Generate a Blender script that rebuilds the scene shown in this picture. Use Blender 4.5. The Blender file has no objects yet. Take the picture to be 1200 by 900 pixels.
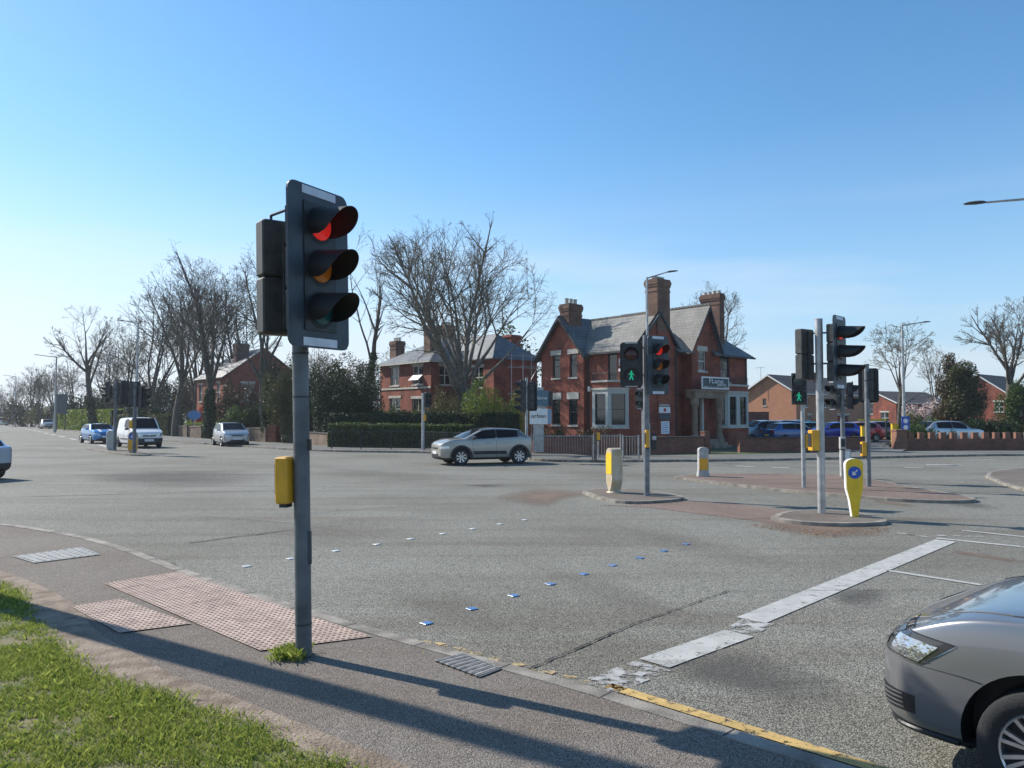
import bpy, bmesh, math, random
import numpy as np
from mathutils import Vector, Matrix
from mathutils.bvhtree import BVHTree
R = math.radians
scene = bpy.context.scene
# ------------------------------------------------------------------ camera, world, sun, exposure
CAMH, FPX, HOR = 1.95, 900.0, 487.0
PITCH = math.atan((HOR-450)/FPX)
cd = bpy.data.cameras.new('camera'); cam = bpy.data.objects.new('camera', cd)
scene.collection.objects.link(cam); scene.camera = cam
cam.location = (0, 0, CAMH); cam.rotation_euler = (math.pi/2+PITCH, 0, 0)
cd.sensor_width = 36; cd.lens = 36*FPX/1200; cd.clip_end = 4000; cd.clip_start = .05
SUNDIR = Vector((-.869, .495, .773)).normalized()
SUN_EL = math.asin(SUNDIR.z); SUN_ROT = math.atan2(SUNDIR.x, SUNDIR.y)
w = bpy.data.worlds.new('World'); scene.world = w; w.use_nodes = True
nt = w.node_tree; nt.nodes.clear()
def N(nt, t, **k):
    n = nt.nodes.new(t)
    for a, v in k.items(): setattr(n, a, v)
    return n
out = N(nt, 'ShaderNodeOutputWorld'); bg = N(nt, 'ShaderNodeBackground'); bg.inputs[1].default_value = .1
sky = N(nt, 'ShaderNodeTexSky', sky_type='NISHITA', sun_disc=False, sun_elevation=SUN_EL, sun_rotation=SUN_ROT, air_density=1.0, dust_density=.2, ozone_density=3.0)
tc = N(nt, 'ShaderNodeTexCoord'); mp = N(nt, 'ShaderNodeMapping'); mp.inputs['Scale'].default_value = (1.2, 1.2, 9)
nz = N(nt, 'ShaderNodeTexNoise'); nz.inputs['Scale'].default_value = 1.6; nz.inputs['Detail'].default_value = 7; nz.inputs['Roughness'].default_value = .5
sx = N(nt, 'ShaderNodeSeparateXYZ'); cr = N(nt, 'ShaderNodeValToRGB'); cr.color_ramp.elements[0].position = .44; cr.color_ramp.elements[1].position = .66
hr = N(nt, 'ShaderNodeValToRGB')
e = hr.color_ramp.elements; e[0].position = 0; e[0].color = (.7, .7, .7, 1); e[1].position = .27; e[1].color = (0, 0, 0, 1)
m_ = e.new(.13); m_.color = (.5, .5, .5, 1)
hz = N(nt, 'ShaderNodeValToRGB'); e = hz.color_ramp.elements; e[0].position = .0; e[0].color = (.8, .8, .8, 1); e[1].position = .34; e[1].color = (0, 0, 0, 1); m_ = e.new(.08); m_.color = (.55, .55, .55, 1); m_ = e.new(.18); m_.color = (.22, .22, .22, 1)
mixh = N(nt, 'ShaderNodeMix', data_type='RGBA'); sat = N(nt, 'ShaderNodeHueSaturation'); sat.inputs['Saturation'].default_value = 1.2; sat.inputs['Value'].default_value = 1.3; sat.inputs['Hue'].default_value = .494
mul = N(nt, 'ShaderNodeMath', operation='MULTIPLY'); mix = N(nt, 'ShaderNodeMix', data_type='RGBA')
L = nt.links.new
L(tc.outputs['Generated'], mp.inputs[0]); L(mp.outputs[0], nz.inputs['Vector']); L(nz.outputs[0], cr.inputs[0])
L(tc.outputs['Generated'], sx.inputs[0]); L(sx.outputs[2], hr.inputs[0]); L(cr.outputs[0], mul.inputs[0]); L(hr.outputs[0], mul.inputs[1])
L(sky.outputs[0], sat.inputs['Color']); L(sx.outputs[2], hz.inputs[0]); L(hz.outputs[0], mixh.inputs[0]); L(sat.outputs[0], mixh.inputs[6]); mixh.inputs[7].default_value = (3.3, 4.5, 6.1, 1)
L(mul.outputs[0], mix.inputs[0]); 
gx = N(nt, 'ShaderNodeMapRange'); gx.inputs[1].default_value = .25; gx.inputs[2].default_value = -.75; L(sx.outputs[0], gx.inputs[0]); gz = N(nt, 'ShaderNodeMapRange'); gz.inputs[1].default_value = .34; gz.inputs[2].default_value = .0; gz.interpolation_type = 'SMOOTHERSTEP'; L(sx.outputs[2], gz.inputs[0])
gm = N(nt, 'ShaderNodeMath', operation='MULTIPLY'); L(gx.outputs[0], gm.inputs[0]); L(gz.outputs[0], gm.inputs[1]); mg = N(nt, 'ShaderNodeMix', data_type='RGBA'); mg.inputs[7].default_value = (6.6, 7.1, 7.6, 1); L(gm.outputs[0], mg.inputs[0]); L(mixh.outputs[2], mg.inputs[6]); L(mg.outputs[2], mix.inputs[6]); mix.inputs[7].default_value = (6.0, 6.5, 7.0, 1)
L(mix.outputs[2], bg.inputs[0]); L(bg.outputs[0], out.inputs[0])
sd = bpy.data.lights.new('sun', 'SUN'); sd.energy = 4.6; sd.angle = R(.53); sd.color = (1, .945, .86)
sun = bpy.data.objects.new('sun', sd); scene.collection.objects.link(sun)
sun.rotation_euler = SUNDIR.to_track_quat('Z', 'Y').to_euler()
vs = scene.view_settings; vs.view_transform = 'Standard'; vs.look = 'None'; vs.exposure = 0.5; vs.gamma = 1; vs.use_curve_mapping = False
col = scene.collection

# ------------------------------------------------------------------ helpers
def ray(px, py):
    d = ((px-600)/FPX, 1.0, (450-py)/FPX); c, s = math.cos(PITCH), math.sin(PITCH)
    return (d[0], d[1]*c-d[2]*s, d[1]*s+d[2]*c)
def G(px, py, z=0):
    d = ray(px, py); t = (z-CAMH)/d[2]; return (d[0]*t, d[1]*t)
def AT(px, D): return ((px-600)/FPX*D, D)
def HZ(py, D): return CAMH+(HOR-py)/FPX*D
class MB:
    def __init__(s): s.v = []; s.f = []; s.m = []; s.M = None
    def add(s, vs, fs, m=0):
        o = len(s.v)
        s.v += [tuple(s.M @ Vector(p)) for p in vs] if s.M else [tuple(p) for p in vs]
        s.f += [tuple(i+o for i in f) for f in fs]; s.m += [m]*len(fs); return s
    def box(s, x0, x1, y0, y1, z0, z1, m=0):
        return s.add([(x0,y0,z0),(x1,y0,z0),(x1,y1,z0),(x0,y1,z0),(x0,y0,z1),(x1,y0,z1),(x1,y1,z1),(x0,y1,z1)],
                     [(3,2,1,0),(4,5,6,7),(0,1,5,4),(1,2,6,5),(2,3,7,6),(3,0,4,7)], m)
    def cbox(s, cx, cy, cz, sx, sy, sz, m=0, bev=0):
        if not bev: return s.box(cx-sx/2, cx+sx/2, cy-sy/2, cy+sy/2, cz-sz/2, cz+sz/2, m)
        pts = []; b = bev
        for z in (cz-sz/2, cz-sz/2+b, cz+sz/2-b, cz+sz/2):
            k = b if z in (cz-sz/2, cz+sz/2) else 0
            X, Y = sx/2-k, sy/2-k; c = b*.7
            pts.append([(cx-X+c,cy-Y,z),(cx+X-c,cy-Y,z),(cx+X,cy-Y+c,z),(cx+X,cy+Y-c,z),(cx+X-c,cy+Y,z),(cx-X+c,cy+Y,z),(cx-X,cy+Y-c,z),(cx-X,cy-Y+c,z)])
        V = sum(pts, []); F = [tuple(range(7,-1,-1)), tuple(range(24,32))]
        for r in range(3):
            for i in range(8): j = (i+1) % 8; F.append((r*8+i, r*8+j, r*8+8+j, r*8+8+i))
        return s.add(V, F, m)
    def tube(s, p0, p1, r0, r1=None, n=10, m=0, cap=True):
        r1 = r0 if r1 is None else r1; a = Vector(p0); b = Vector(p1); d = (b-a).normalized()
        u = d.orthogonal().normalized(); v = d.cross(u); V = []
        for c, r in ((a, r0), (b, r1)):
            for i in range(n):
                t = 2*math.pi*i/n; V.append(c+u*(r*math.cos(t))+v*(r*math.sin(t)))
        F = [(i, (i+1) % n, n+(i+1) % n, n+i) for i in range(n)]
        if cap: F += [tuple(range(n-1,-1,-1)), tuple(range(n, 2*n))]
        return s.add(V, F, m)
    def path(s, pts, r, n=8, m=0):
        for a, b in zip(pts, pts[1:]): s.tube(a, b, r, r, n, m)
        return s
    def lathe(s, prof, n=24, axis='z', c=(0,0,0), m=0, cap=True):
        V = []
        for (r, h) in prof:
            for i in range(n):
                t = 2*math.pi*i/n; x, y = r*math.cos(t), r*math.sin(t)
                p = (x, y, h) if axis == 'z' else ((x, h, y) if axis == 'y' else (h, x, y))
                V.append((p[0]+c[0], p[1]+c[1], p[2]+c[2]))
        F = []
        for k in range(len(prof)-1):
            for i in range(n): j = (i+1) % n; F.append((k*n+i, k*n+j, (k+1)*n+j, (k+1)*n+i))
        if cap: F += [tuple(range(n-1,-1,-1)), tuple(range((len(prof)-1)*n, len(prof)*n))]
        return s.add(V, F, m)
    def prism(s, pts, z0, z1, m=0, ms=None):
        n = len(pts); a = sum(pts[i][0]*pts[(i+1) % n][1]-pts[(i+1) % n][0]*pts[i][1] for i in range(n))
        if a < 0: pts = pts[::-1]
        V = [(p[0], p[1], z0) for p in pts]+[(p[0], p[1], z1) for p in pts]
        s.add(V, [tuple(range(n, 2*n))], m)
        return s.add(V, [(i, (i+1) % n, n+(i+1) % n, n+i) for i in range(n)]+[tuple(range(n-1,-1,-1))], m if ms is None else ms)
    def sheet(s, pts, z, m=0):
        n = len(pts); a = sum(pts[i][0]*pts[(i+1) % n][1]-pts[(i+1) % n][0]*pts[i][1] for i in range(n))
        if a < 0: pts = pts[::-1]
        return s.add([(p[0], p[1], z) for p in pts], [tuple(range(n))], m)
    def build(s, name, mats, parent=None, smooth=False, loc=None):
        me = bpy.data.meshes.new(name); me.from_pydata(s.v, [], s.f)
        if not isinstance(mats, (list, tuple)): mats = [mats]
        for m in mats: me.materials.append(m)
        if max(s.m, default=0) > 0: me.polygons.foreach_set('material_index', s.m)
        me.update()
        if smooth:
            me.polygons.foreach_set('use_smooth', [True]*len(me.polygons))
            try: me.set_sharp_from_angle(angle=R(38))
            except Exception: pass
        o = bpy.data.objects.new(name, me); col.objects.link(o)
        if parent: o.parent = parent
        if loc: o.location = loc
        return o
def tag(o, label=None, cat=None, group=None, kind=None):
    if label: o['label'] = label
    if cat: o['category'] = cat
    if group: o['group'] = group
    if kind: o['kind'] = kind
    return o
def thing(name, label, cat, loc=(0,0,0), rz=0, group=None):
    o = bpy.data.objects.new(name, None); col.objects.link(o); o.empty_display_size = .2
    o.location = (loc[0], loc[1], loc[2] if len(loc) > 2 else 0); o.rotation_euler = (0, 0, rz)
    return tag(o, label, cat, group)
def copy_tree(o, parent=None):
    c = o.copy(); col.objects.link(c)
    if parent: c.parent = parent
    for ch in list(o.children): copy_tree(ch, c)
    return c
def copy_at(o, loc, rz, label, group=None, sc=None):
    c = copy_tree(o); c.location = (loc[0], loc[1], loc[2] if len(loc) > 2 else 0); c.rotation_euler = (0, 0, rz)
    c['label'] = label
    if group: c['group'] = group
    if sc: c.scale = (sc, sc, sc) if not isinstance(sc, tuple) else sc
    return c
def setting(o): o['kind'] = 'structure'; return o
def mesh_np(name, V, F, mats, parent=None, midx=None, smooth=False):
    me = bpy.data.meshes.new(name); nv = len(V); nf, k = F.shape
    me.vertices.add(nv); me.vertices.foreach_set('co', V.astype(np.float32).ravel())
    me.loops.add(nf*k); me.loops.foreach_set('vertex_index', F.astype(np.int32).ravel())
    me.polygons.add(nf); me.polygons.foreach_set('loop_start', np.arange(0, nf*k, k, dtype=np.int32))
    for m in (mats if isinstance(mats, (list, tuple)) else [mats]): me.materials.append(m)
    if midx is not None: me.polygons.foreach_set('material_index', midx.astype(np.int32))
    if smooth: me.polygons.foreach_set('use_smooth', np.ones(nf, dtype=bool))
    me.update(calc_edges=True)
    o = bpy.data.objects.new(name, me); col.objects.link(o)
    if parent: o.parent = parent
    return o
def text_mesh(name, s, size, m, parent, loc, rot, extrude=.004, align='CENTER', sx=1):
    cu = bpy.data.curves.new(name, 'FONT'); cu.body = s; cu.size = size; cu.extrude = extrude; cu.align_x = align; cu.align_y = 'CENTER'
    t = bpy.data.objects.new(name+'_c', cu); col.objects.link(t); dg = bpy.context.evaluated_depsgraph_get()
    me = bpy.data.meshes.new_from_object(t.evaluated_get(dg)); bpy.data.objects.remove(t)
    me.materials.clear(); me.materials.append(m)
    o = bpy.data.objects.new(name, me); col.objects.link(o); o.parent = parent; o.location = loc; o.rotation_euler = rot; o.scale = (sx, 1, 1)
    return o

# ------------------------------------------------------------------ materials
def mat(name, c, rough=.6, metal=0, var=0, vscale=8, bump=0, bscale=60, c2=None, coat=0, spec=.5, emit=None, es=1, detail=4, lo=.35, hi=.65):
    m = bpy.data.materials.new(name); m.use_nodes = True; nt = m.node_tree; b = nt.nodes['Principled BSDF']; L = nt.links.new
    b.inputs['Base Color'].default_value = (*c, 1); b.inputs['Roughness'].default_value = rough; b.inputs['Metallic'].default_value = metal
    b.inputs['Coat Weight'].default_value = coat; b.inputs['Specular IOR Level'].default_value = spec
    if emit: b.inputs['Emission Color'].default_value = (*emit, 1); b.inputs['Emission Strength'].default_value = es
    if var or c2 or bump: tc = N(nt, 'ShaderNodeTexCoord')
    if var or c2:
        n = N(nt, 'ShaderNodeTexNoise'); n.inputs['Scale'].default_value = vscale; n.inputs['Detail'].default_value = detail; L(tc.outputs['Object'], n.inputs['Vector'])
        r = N(nt, 'ShaderNodeValToRGB'); r.color_ramp.elements[0].position = lo; r.color_ramp.elements[1].position = hi
        a = tuple(x*(1-var) for x in c); bb = c2 if c2 else tuple(min(1, x*(1+var)) for x in c)
        r.color_ramp.elements[0].color = (*(c if c2 else a), 1); r.color_ramp.elements[1].color = (*bb, 1)
        L(n.outputs[0], r.inputs[0]); L(r.outputs[0], b.inputs['Base Color'])
    if bump:
        n2 = N(nt, 'ShaderNodeTexNoise'); n2.inputs['Scale'].default_value = bscale; n2.inputs['Detail'].default_value = 5; L(tc.outputs['Object'], n2.inputs['Vector'])
        bp = N(nt, 'ShaderNodeBump'); bp.inputs['Strength'].default_value = bump; bp.inputs['Distance'].default_value = .02; L(n2.outputs[0], bp.inputs['Height']); L(bp.outputs[0], b.inputs['Normal'])
    return m
def aggregate(name, base, stone_lo, stone_hi, patch, dark, scale=110, big=.25, bump=.6, rough=.85):
    """tarmac: pebbles of chipping seen close, wide worn patches and tyre-polished areas far away"""
    m = bpy.data.materials.new(name); m.use_nodes = True; nt = m.node_tree; b = nt.nodes['Principled BSDF']; L = nt.links.new
    b.inputs['Roughness'].default_value = rough; b.inputs['Specular IOR Level'].default_value = .35
    tc = N(nt, 'ShaderNodeTexCoord'); v = N(nt, 'ShaderNodeTexVoronoi'); v.inputs['Scale'].default_value = scale; L(tc.outputs['Object'], v.inputs['Vector'])
    r = N(nt, 'ShaderNodeValToRGB'); r.color_ramp.elements[0].color = (*stone_lo, 1); r.color_ramp.elements[1].color = (*stone_hi, 1)
    r.color_ramp.elements[0].position = .15; r.color_ramp.elements[1].position = .95
    sc = N(nt, 'ShaderNodeSeparateColor'); L(v.outputs['Color'], sc.inputs[0]); L(sc.outputs[0], r.inputs[0])
    edge = N(nt, 'ShaderNodeValToRGB'); edge.color_ramp.elements[0].position = .35; edge.color_ramp.elements[0].color = (0,0,0,1); edge.color_ramp.elements[1].position = .8
    L(v.outputs['Distance'], edge.inputs[0])
    m1 = N(nt, 'ShaderNodeMix', data_type='RGBA'); L(edge.outputs[0], m1.inputs[0]); L(r.outputs[0], m1.inputs[6]); m1.inputs[7].default_value = (*base, 1)
    def noise(s, d, lo, hi, rot=None):
        n = N(nt, 'ShaderNodeTexNoise'); n.inputs['Scale'].default_value = s; n.inputs['Detail'].default_value = d
        if rot:
            mm = N(nt, 'ShaderNodeMapping'); mm.inputs['Rotation'].default_value = (0, 0, rot[0]); mm.inputs['Scale'].default_value = rot[1]; L(tc.outputs['Object'], mm.inputs[0]); L(mm.outputs[0], n.inputs['Vector'])
        else: L(tc.outputs['Object'], n.inputs['Vector'])
        c = N(nt, 'ShaderNodeValToRGB'); c.color_ramp.elements[0].position = lo; c.color_ramp.elements[1].position = hi; L(n.outputs[0], c.inputs[0]); return n, c
    n1, c1 = noise(big, 6, .42, .62); n2, c2 = noise(1.0, 5, .5, .72, (R(43), (.12, 1.3, 1)))
    m2 = N(nt, 'ShaderNodeMix', data_type='RGBA', blend_type='MULTIPLY'); L(c1.outputs[0], m2.inputs[0]); L(m1.outputs[2], m2.inputs[6]); m2.inputs[7].default_value = (*patch, 1)
    m3 = N(nt, 'ShaderNodeMix', data_type='RGBA', blend_type='MULTIPLY'); L(c2.outputs[0], m3.inputs[0]); L(m2.outputs[2], m3.inputs[6]); m3.inputs[7].default_value = (*dark, 1)
    n4, c4 = noise(9, 6, .3, .75)
    m4 = N(nt, 'ShaderNodeMix', data_type='RGBA', blend_type='MULTIPLY'); L(c4.outputs[0], m4.inputs[0]); L(m3.outputs[2], m4.inputs[6]); m4.inputs[7].default_value = (.84, .84, .84, 1)
    L(m4.outputs[2], b.inputs['Base Color'])
    bp = N(nt, 'ShaderNodeBump', invert=True); bp.inputs['Strength'].default_value = bump; bp.inputs['Distance'].default_value = .006
    L(v.outputs['Distance'], bp.inputs['Height']); L(bp.outputs[0], b.inputs['Normal'])
    return m
def brick(name, c1, c2, mortar, bw=.225, bh=.075, ms=.008, rough=.85, slate=False, var=.25, bump=.3):
    m = bpy.data.materials.new(name); m.use_nodes = True; nt = m.node_tree; b = nt.nodes['Principled BSDF']; L = nt.links.new
    b.inputs['Roughness'].default_value = rough
    tc = N(nt, 'ShaderNodeTexCoord'); sp = N(nt, 'ShaderNodeSeparateXYZ'); sn = N(nt, 'ShaderNodeSeparateXYZ')
    L(tc.outputs['Object'], sp.inputs[0]); L(tc.outputs['Normal'], sn.inputs[0])
    ax = N(nt, 'ShaderNodeMath', operation='ABSOLUTE'); ay = N(nt, 'ShaderNodeMath', operation='ABSOLUTE'); L(sn.outputs[0], ax.inputs[0]); L(sn.outputs[1], ay.inputs[0])
    g = N(nt, 'ShaderNodeMath', operation='GREATER_THAN'); L(ax.outputs[0], g.inputs[0]); L(ay.outputs[0], g.inputs[1])
    mx = N(nt, 'ShaderNodeMix', data_type='FLOAT'); L(g.outputs[0], mx.inputs[0]); L(sp.outputs[0], mx.inputs[2]); L(sp.outputs[1], mx.inputs[3])
    cb = N(nt, 'ShaderNodeCombineXYZ'); L(mx.outputs[0], cb.inputs[0]); L(sp.outputs[2], cb.inputs[1])
    br = N(nt, 'ShaderNodeTexBrick'); L(cb.outputs[0], br.inputs['Vector'])
    for k, v in (('Color1', (*c1, 1)), ('Color2', (*c2, 1)), ('Mortar', (*mortar, 1)), ('Scale', 1), ('Mortar Size', ms), ('Brick Width', bw), ('Row Height', bh), ('Bias', -.1)): br.inputs[k].default_value = v
    n = N(nt, 'ShaderNodeTexNoise'); n.inputs['Scale'].default_value = .9; n.inputs['Detail'].default_value = 7; n.inputs['Roughness'].default_value = .65; L(tc.outputs['Object'], n.inputs['Vector'])
    r = N(nt, 'ShaderNodeValToRGB'); r.color_ramp.elements[0].position = .3; r.color_ramp.elements[1].position = .7
    r.color_ramp.elements[0].color = (1-var*1.6,)*3+(1,); r.color_ramp.elements[1].color = (1+var*.3, 1+var*.3, 1+var*.3, 1); L(n.outputs[0], r.inputs[0])
    mm = N(nt, 'ShaderNodeMix', data_type='RGBA', blend_type='MULTIPLY'); mm.inputs[0].default_value = 1; L(br.outputs[0], mm.inputs[6]); L(r.outputs[0], mm.inputs[7])
    L(mm.outputs[2], b.inputs['Base Color'])
    bp = N(nt, 'ShaderNodeBump', invert=True); bp.inputs['Strength'].default_value = bump; bp.inputs['Distance'].default_value = .01; L(br.outputs['Fac'], bp.inputs['Height']); L(bp.outputs[0], b.inputs['Normal'])
    return m
def worn(name, c, lo, hi, scale=14, rough=.7, c2=None):
    m = mat(name, c, rough, var=.12, vscale=5, bump=.3, bscale=150); nt = m.node_tree; b = nt.nodes['Principled BSDF']; L = nt.links.new
    tc = N(nt, 'ShaderNodeTexCoord'); n = N(nt, 'ShaderNodeTexNoise'); n.inputs['Scale'].default_value = scale; n.inputs['Detail'].default_value = 8; n.inputs['Roughness'].default_value = .75
    L(tc.outputs['Object'], n.inputs['Vector']); r = N(nt, 'ShaderNodeValToRGB'); r.color_ramp.elements[0].position = lo; r.color_ramp.elements[1].position = hi
    L(n.outputs[0], r.inputs[0]); L(r.outputs[0], b.inputs['Alpha']); return m
def leafmat(name, a, b_, trans=.25):
    m = bpy.data.materials.new(name); m.use_nodes = True; nt = m.node_tree; b = nt.nodes['Principled BSDF']; L = nt.links.new
    b.inputs['Roughness'].default_value = .55; b.inputs['Specular IOR Level'].default_value = .3
    g = N(nt, 'ShaderNodeNewGeometry'); r = N(nt, 'ShaderNodeValToRGB'); r.color_ramp.elements[0].color = (*a, 1); r.color_ramp.elements[1].color = (*b_, 1)
    L(g.outputs['Random Per Island'], r.inputs[0]); L(r.outputs[0], b.inputs['Base Color'])
    t = N(nt, 'ShaderNodeBsdfTranslucent'); L(r.outputs[0], t.inputs[0]); mx = N(nt, 'ShaderNodeMixShader'); mx.inputs[0].default_value = trans
    L(b.outputs[0], mx.inputs[1]); L(t.outputs[0], mx.inputs[2]); L(mx.outputs[0], nt.nodes['Material Output'].inputs[0]); return m

M = {}
M['road'] = aggregate('road_asphalt', (.085,.081,.067), (.178,.172,.142), (.49,.47,.4), (.78,.77,.74), (.78,.72,.68), 95, .22, .8)
M['road2'] = aggregate('dark_asphalt', (.04,.04,.04), (.07,.07,.07), (.17,.17,.16), (.75,.75,.75), (.8,.8,.8), 95)
M['pave'] = aggregate('pavement_tarmac', (.09,.075,.062), (.16,.138,.115), (.38,.33,.275), (.85,.8,.76), (.86,.82,.78), 120, .5, .8)
M['pavefar'] = aggregate('far_pavement', (.1,.1,.09), (.16,.155,.14), (.28,.27,.24), (.8,.8,.78), (.8,.8,.8), 40, .4, .2)
M['redband'] = aggregate('red_surfacing', (.1,.07,.055), (.2,.14,.11), (.42,.31,.25), (.8,.8,.76), (.72,.7,.68), 90, .5, .6)
M['soil'] = mat('soil', (.16,.115,.08), .95, var=.3, vscale=6, bump=1, bscale=40, c2=(.3,.235,.175))
M['earth'] = mat('earth_grass', (.05,.075,.022), .95, vscale=.5, bump=.5, bscale=20, c2=(.1,.095,.045))
M['lawn'] = mat('lawn_base', (.1,.12,.035), .95, vscale=3, bump=1, bscale=50, c2=(.22,.18,.1))
M['kerb'] = mat('kerb_concrete', (.24,.215,.18), .9, var=.35, vscale=4, bump=.5, bscale=60)
M['white'] = worn('white_line', (.42,.41,.38), .33, .44, 9)
M['white_worn'] = worn('white_line_worn', (.4,.39,.365), .47, .55, 6)
M['yellow'] = worn('yellow_line', (.52,.35,.12), .38, .48, 12)
M['yellow_worn'] = worn('yellow_line_worn', (.5,.36,.17), .5, .58, 7)
M['crack'] = mat('crack_seal', (.035,.033,.03), .9)
def patchmat(name, c, k):
    m = mat(name, c, .9, var=.3, vscale=60); nt = m.node_tree; b = nt.nodes['Principled BSDF']; L = nt.links.new; at = N(nt, 'ShaderNodeAttribute', attribute_name='wear')
    tc = N(nt, 'ShaderNodeTexCoord'); n = N(nt, 'ShaderNodeTexNoise'); n.inputs['Scale'].default_value = 2.2; n.inputs['Detail'].default_value = 9; n.inputs['Roughness'].default_value = .7; L(tc.outputs['Object'], n.inputs['Vector'])
    a = N(nt, 'ShaderNodeMath', operation='MULTIPLY'); L(at.outputs['Fac'], a.inputs[0]); L(n.outputs[0], a.inputs[1]); r = N(nt, 'ShaderNodeValToRGB'); r.color_ramp.elements[0].position = .05; r.color_ramp.elements[1].position = .4
    r.color_ramp.elements[1].color = (k,k,k,1); L(a.outputs[0], r.inputs[0]); L(r.outputs[0], b.inputs['Alpha']); return m
M['patch'] = patchmat('tarmac_patch', (.075,.07,.064), .48)
M['patchsoft'] = patchmat('soft_stain', (.14,.118,.095), .18)
M['patchred'] = patchmat('brown_patch', (.2,.135,.1), .8)
M['steel'] = mat('grey_painted_steel', (.19,.2,.21), .5, .2, var=.22, vscale=7, bump=.1, bscale=30)
M['steeldk'] = mat('dark_grey_steel', (.12,.132,.145), .5, .2, var=.3, vscale=4, bump=.15, bscale=30)
M['boardblk'] = mat('backing_board_black', (.012,.014,.016), .55)
M['galv'] = mat('galvanised_steel', (.42,.42,.41), .5, .5, var=.2, vscale=6)
M['black'] = mat('black_plastic', (.018,.02,.022), .45, var=.3, vscale=10)
M['board'] = mat('backing_board', (.045,.06,.075), .5, var=.25, vscale=4)
M['hood'] = mat('hood_black', (.012,.012,.013), .6)
M['casing'] = mat('signal_casing', (.05,.05,.048), .6, var=.3, vscale=9)
M['strip'] = mat('white_reflective', (.62,.66,.72), .5, var=.1)
M['lens_off'] = mat('lens_dark', (.03,.06,.06), .15)
M['lens_red'] = mat('lens_red', (.6,.02,.02), .3, emit=(1,.03,.02), es=.22)
M['lens_red_off'] = mat('lens_red_unlit', (.05,.008,.008), .2)
M['lens_amber'] = mat('lens_amber', (.4,.12,.01), .25, emit=(1,.3,.02), es=.02)
M['lens_green'] = mat('lens_green_unlit', (.01,.09,.09), .2)
M['green_man'] = mat('green_man', (.0,.5,.3), .4, emit=(.0,1,.45), es=.18)
M['ybox'] = mat('yellow_plastic', (.72,.36,.02), .45, var=.12, vscale=6)
M['ybol'] = mat('yellow_bollard', (.85,.55,.02), .4, var=.08)
M['cream'] = mat('dirty_cream_plastic', (.62,.56,.44), .5, vscale=3.5, c2=(.42,.26,.1), lo=.3, hi=.75)
M['greyp'] = mat('grey_plastic', (.4,.4,.38), .55, var=.2, vscale=8)
M['blue'] = mat('sign_blue', (.015,.09,.45), .4)
M['signwhite'] = mat('sign_white', (.8,.8,.78), .45, var=.05)
M['redbrick'] = brick('red_brick', (.41,.098,.05), (.3,.07,.036), (.2,.1,.075), var=.42)
M['orangebrick'] = brick('orange_brick', (.5,.215,.115), (.42,.17,.09), (.34,.2,.13), var=.1)
M['wallbrick'] = brick('wall_brick', (.28,.11,.07), (.2,.075,.05), (.15,.1,.08))
M['pierbrick'] = brick('pier_brick', (.34,.15,.09), (.26,.11,.07), (.2,.13,.1))
M['oldbrick'] = brick('old_brick', (.3,.2,.14), (.2,.13,.09), (.2,.16,.12), var=.35)
M['chimbrick'] = brick('chimney_brick', (.25,.13,.085), (.17,.09,.06), (.12,.08,.06), var=.35)
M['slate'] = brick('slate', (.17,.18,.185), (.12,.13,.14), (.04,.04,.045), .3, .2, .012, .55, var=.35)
M['slate_sunlit'] = brick('sunlit_slate', (.25,.24,.215), (.2,.195,.175), (.1,.095,.085), .3, .2, .01, .75, var=.22)  # lighter copy of the slate, sunlight put into its colour
M['tile'] = brick('brown_tile', (.12,.095,.085), (.085,.07,.062), (.04,.035,.03), .3, .25, .02, .8, var=.3)
M['stone'] = mat('cream_stone', (.5,.47,.4), .8, var=.15, vscale=3, bump=.2)
M['stone_dk'] = mat('sandstone', (.27,.2,.145), .85, var=.25, vscale=3, bump=.3)
M['stonegreen'] = mat('painted_bay', (.43,.45,.41), .6, var=.06)
M['wood'] = mat('dark_bargeboard', (.03,.032,.035), .6)
M['glass'] = mat('window_glass', (.012,.016,.02), .04, spec=.8)
M['frame'] = mat('white_frame', (.7,.7,.68), .5)
M['dframe'] = mat('dark_frame', (.04,.05,.06), .5)
M['iron'] = mat('dark_iron', (.03,.03,.032), .5)
M['rail'] = mat('galv_rail', (.3,.29,.28), .55, .3, var=.25, vscale=3)
M['rust'] = mat('weathered_rail', (.13,.115,.105), .6, .2, var=.3, vscale=4)
M['bark'] = mat('bark', (.095,.082,.065), .95, var=.35, vscale=5, bump=.8, bscale=15)
M['barkpale'] = mat('bark_grey', (.16,.145,.12), .95, var=.3, vscale=5, bump=.6, bscale=15)
M['twig'] = mat('twig', (.135,.115,.085), .9, var=.3, vscale=.6)
M['twigdark'] = mat('twig_dark', (.09,.078,.062), .9, var=.3, vscale=.6)
M['buds'] = leafmat('buds', (.1,.12,.035), (.2,.21,.07))
M['leaf'] = leafmat('leaf_mid', (.03,.06,.012), (.11,.16,.035))
M['leafdark'] = leafmat('leaf_dark', (.012,.03,.01), (.04,.07,.02), .1)
M['leafbright'] = leafmat('leaf_bright', (.1,.17,.02), (.26,.32,.05), .35)
M['leafolive'] = leafmat('leaf_olive', (.07,.075,.022), (.17,.16,.055), .25)
M['leafcon'] = leafmat('leaf_conifer', (.035,.048,.016), (.12,.115,.045), .15)
M['leafbrown'] = leafmat('leaf_brown', (.07,.045,.02), (.13,.1,.045), .2)
M['ivy'] = leafmat('ivy', (.015,.035,.01), (.05,.08,.02), .1)
M['pink'] = leafmat('blossom', (.5,.36,.33), (.72,.6,.55), .3)
M['redleaf'] = leafmat('red_leaf', (.3,.05,.04), (.45,.1,.08), .3)
M['grass'] = leafmat('grass_blade', (.11,.17,.02), (.4,.43,.1), .45)
M['tyre'] = mat('tyre', (.022,.022,.022), .85, bump=.2, bscale=80)
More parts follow.
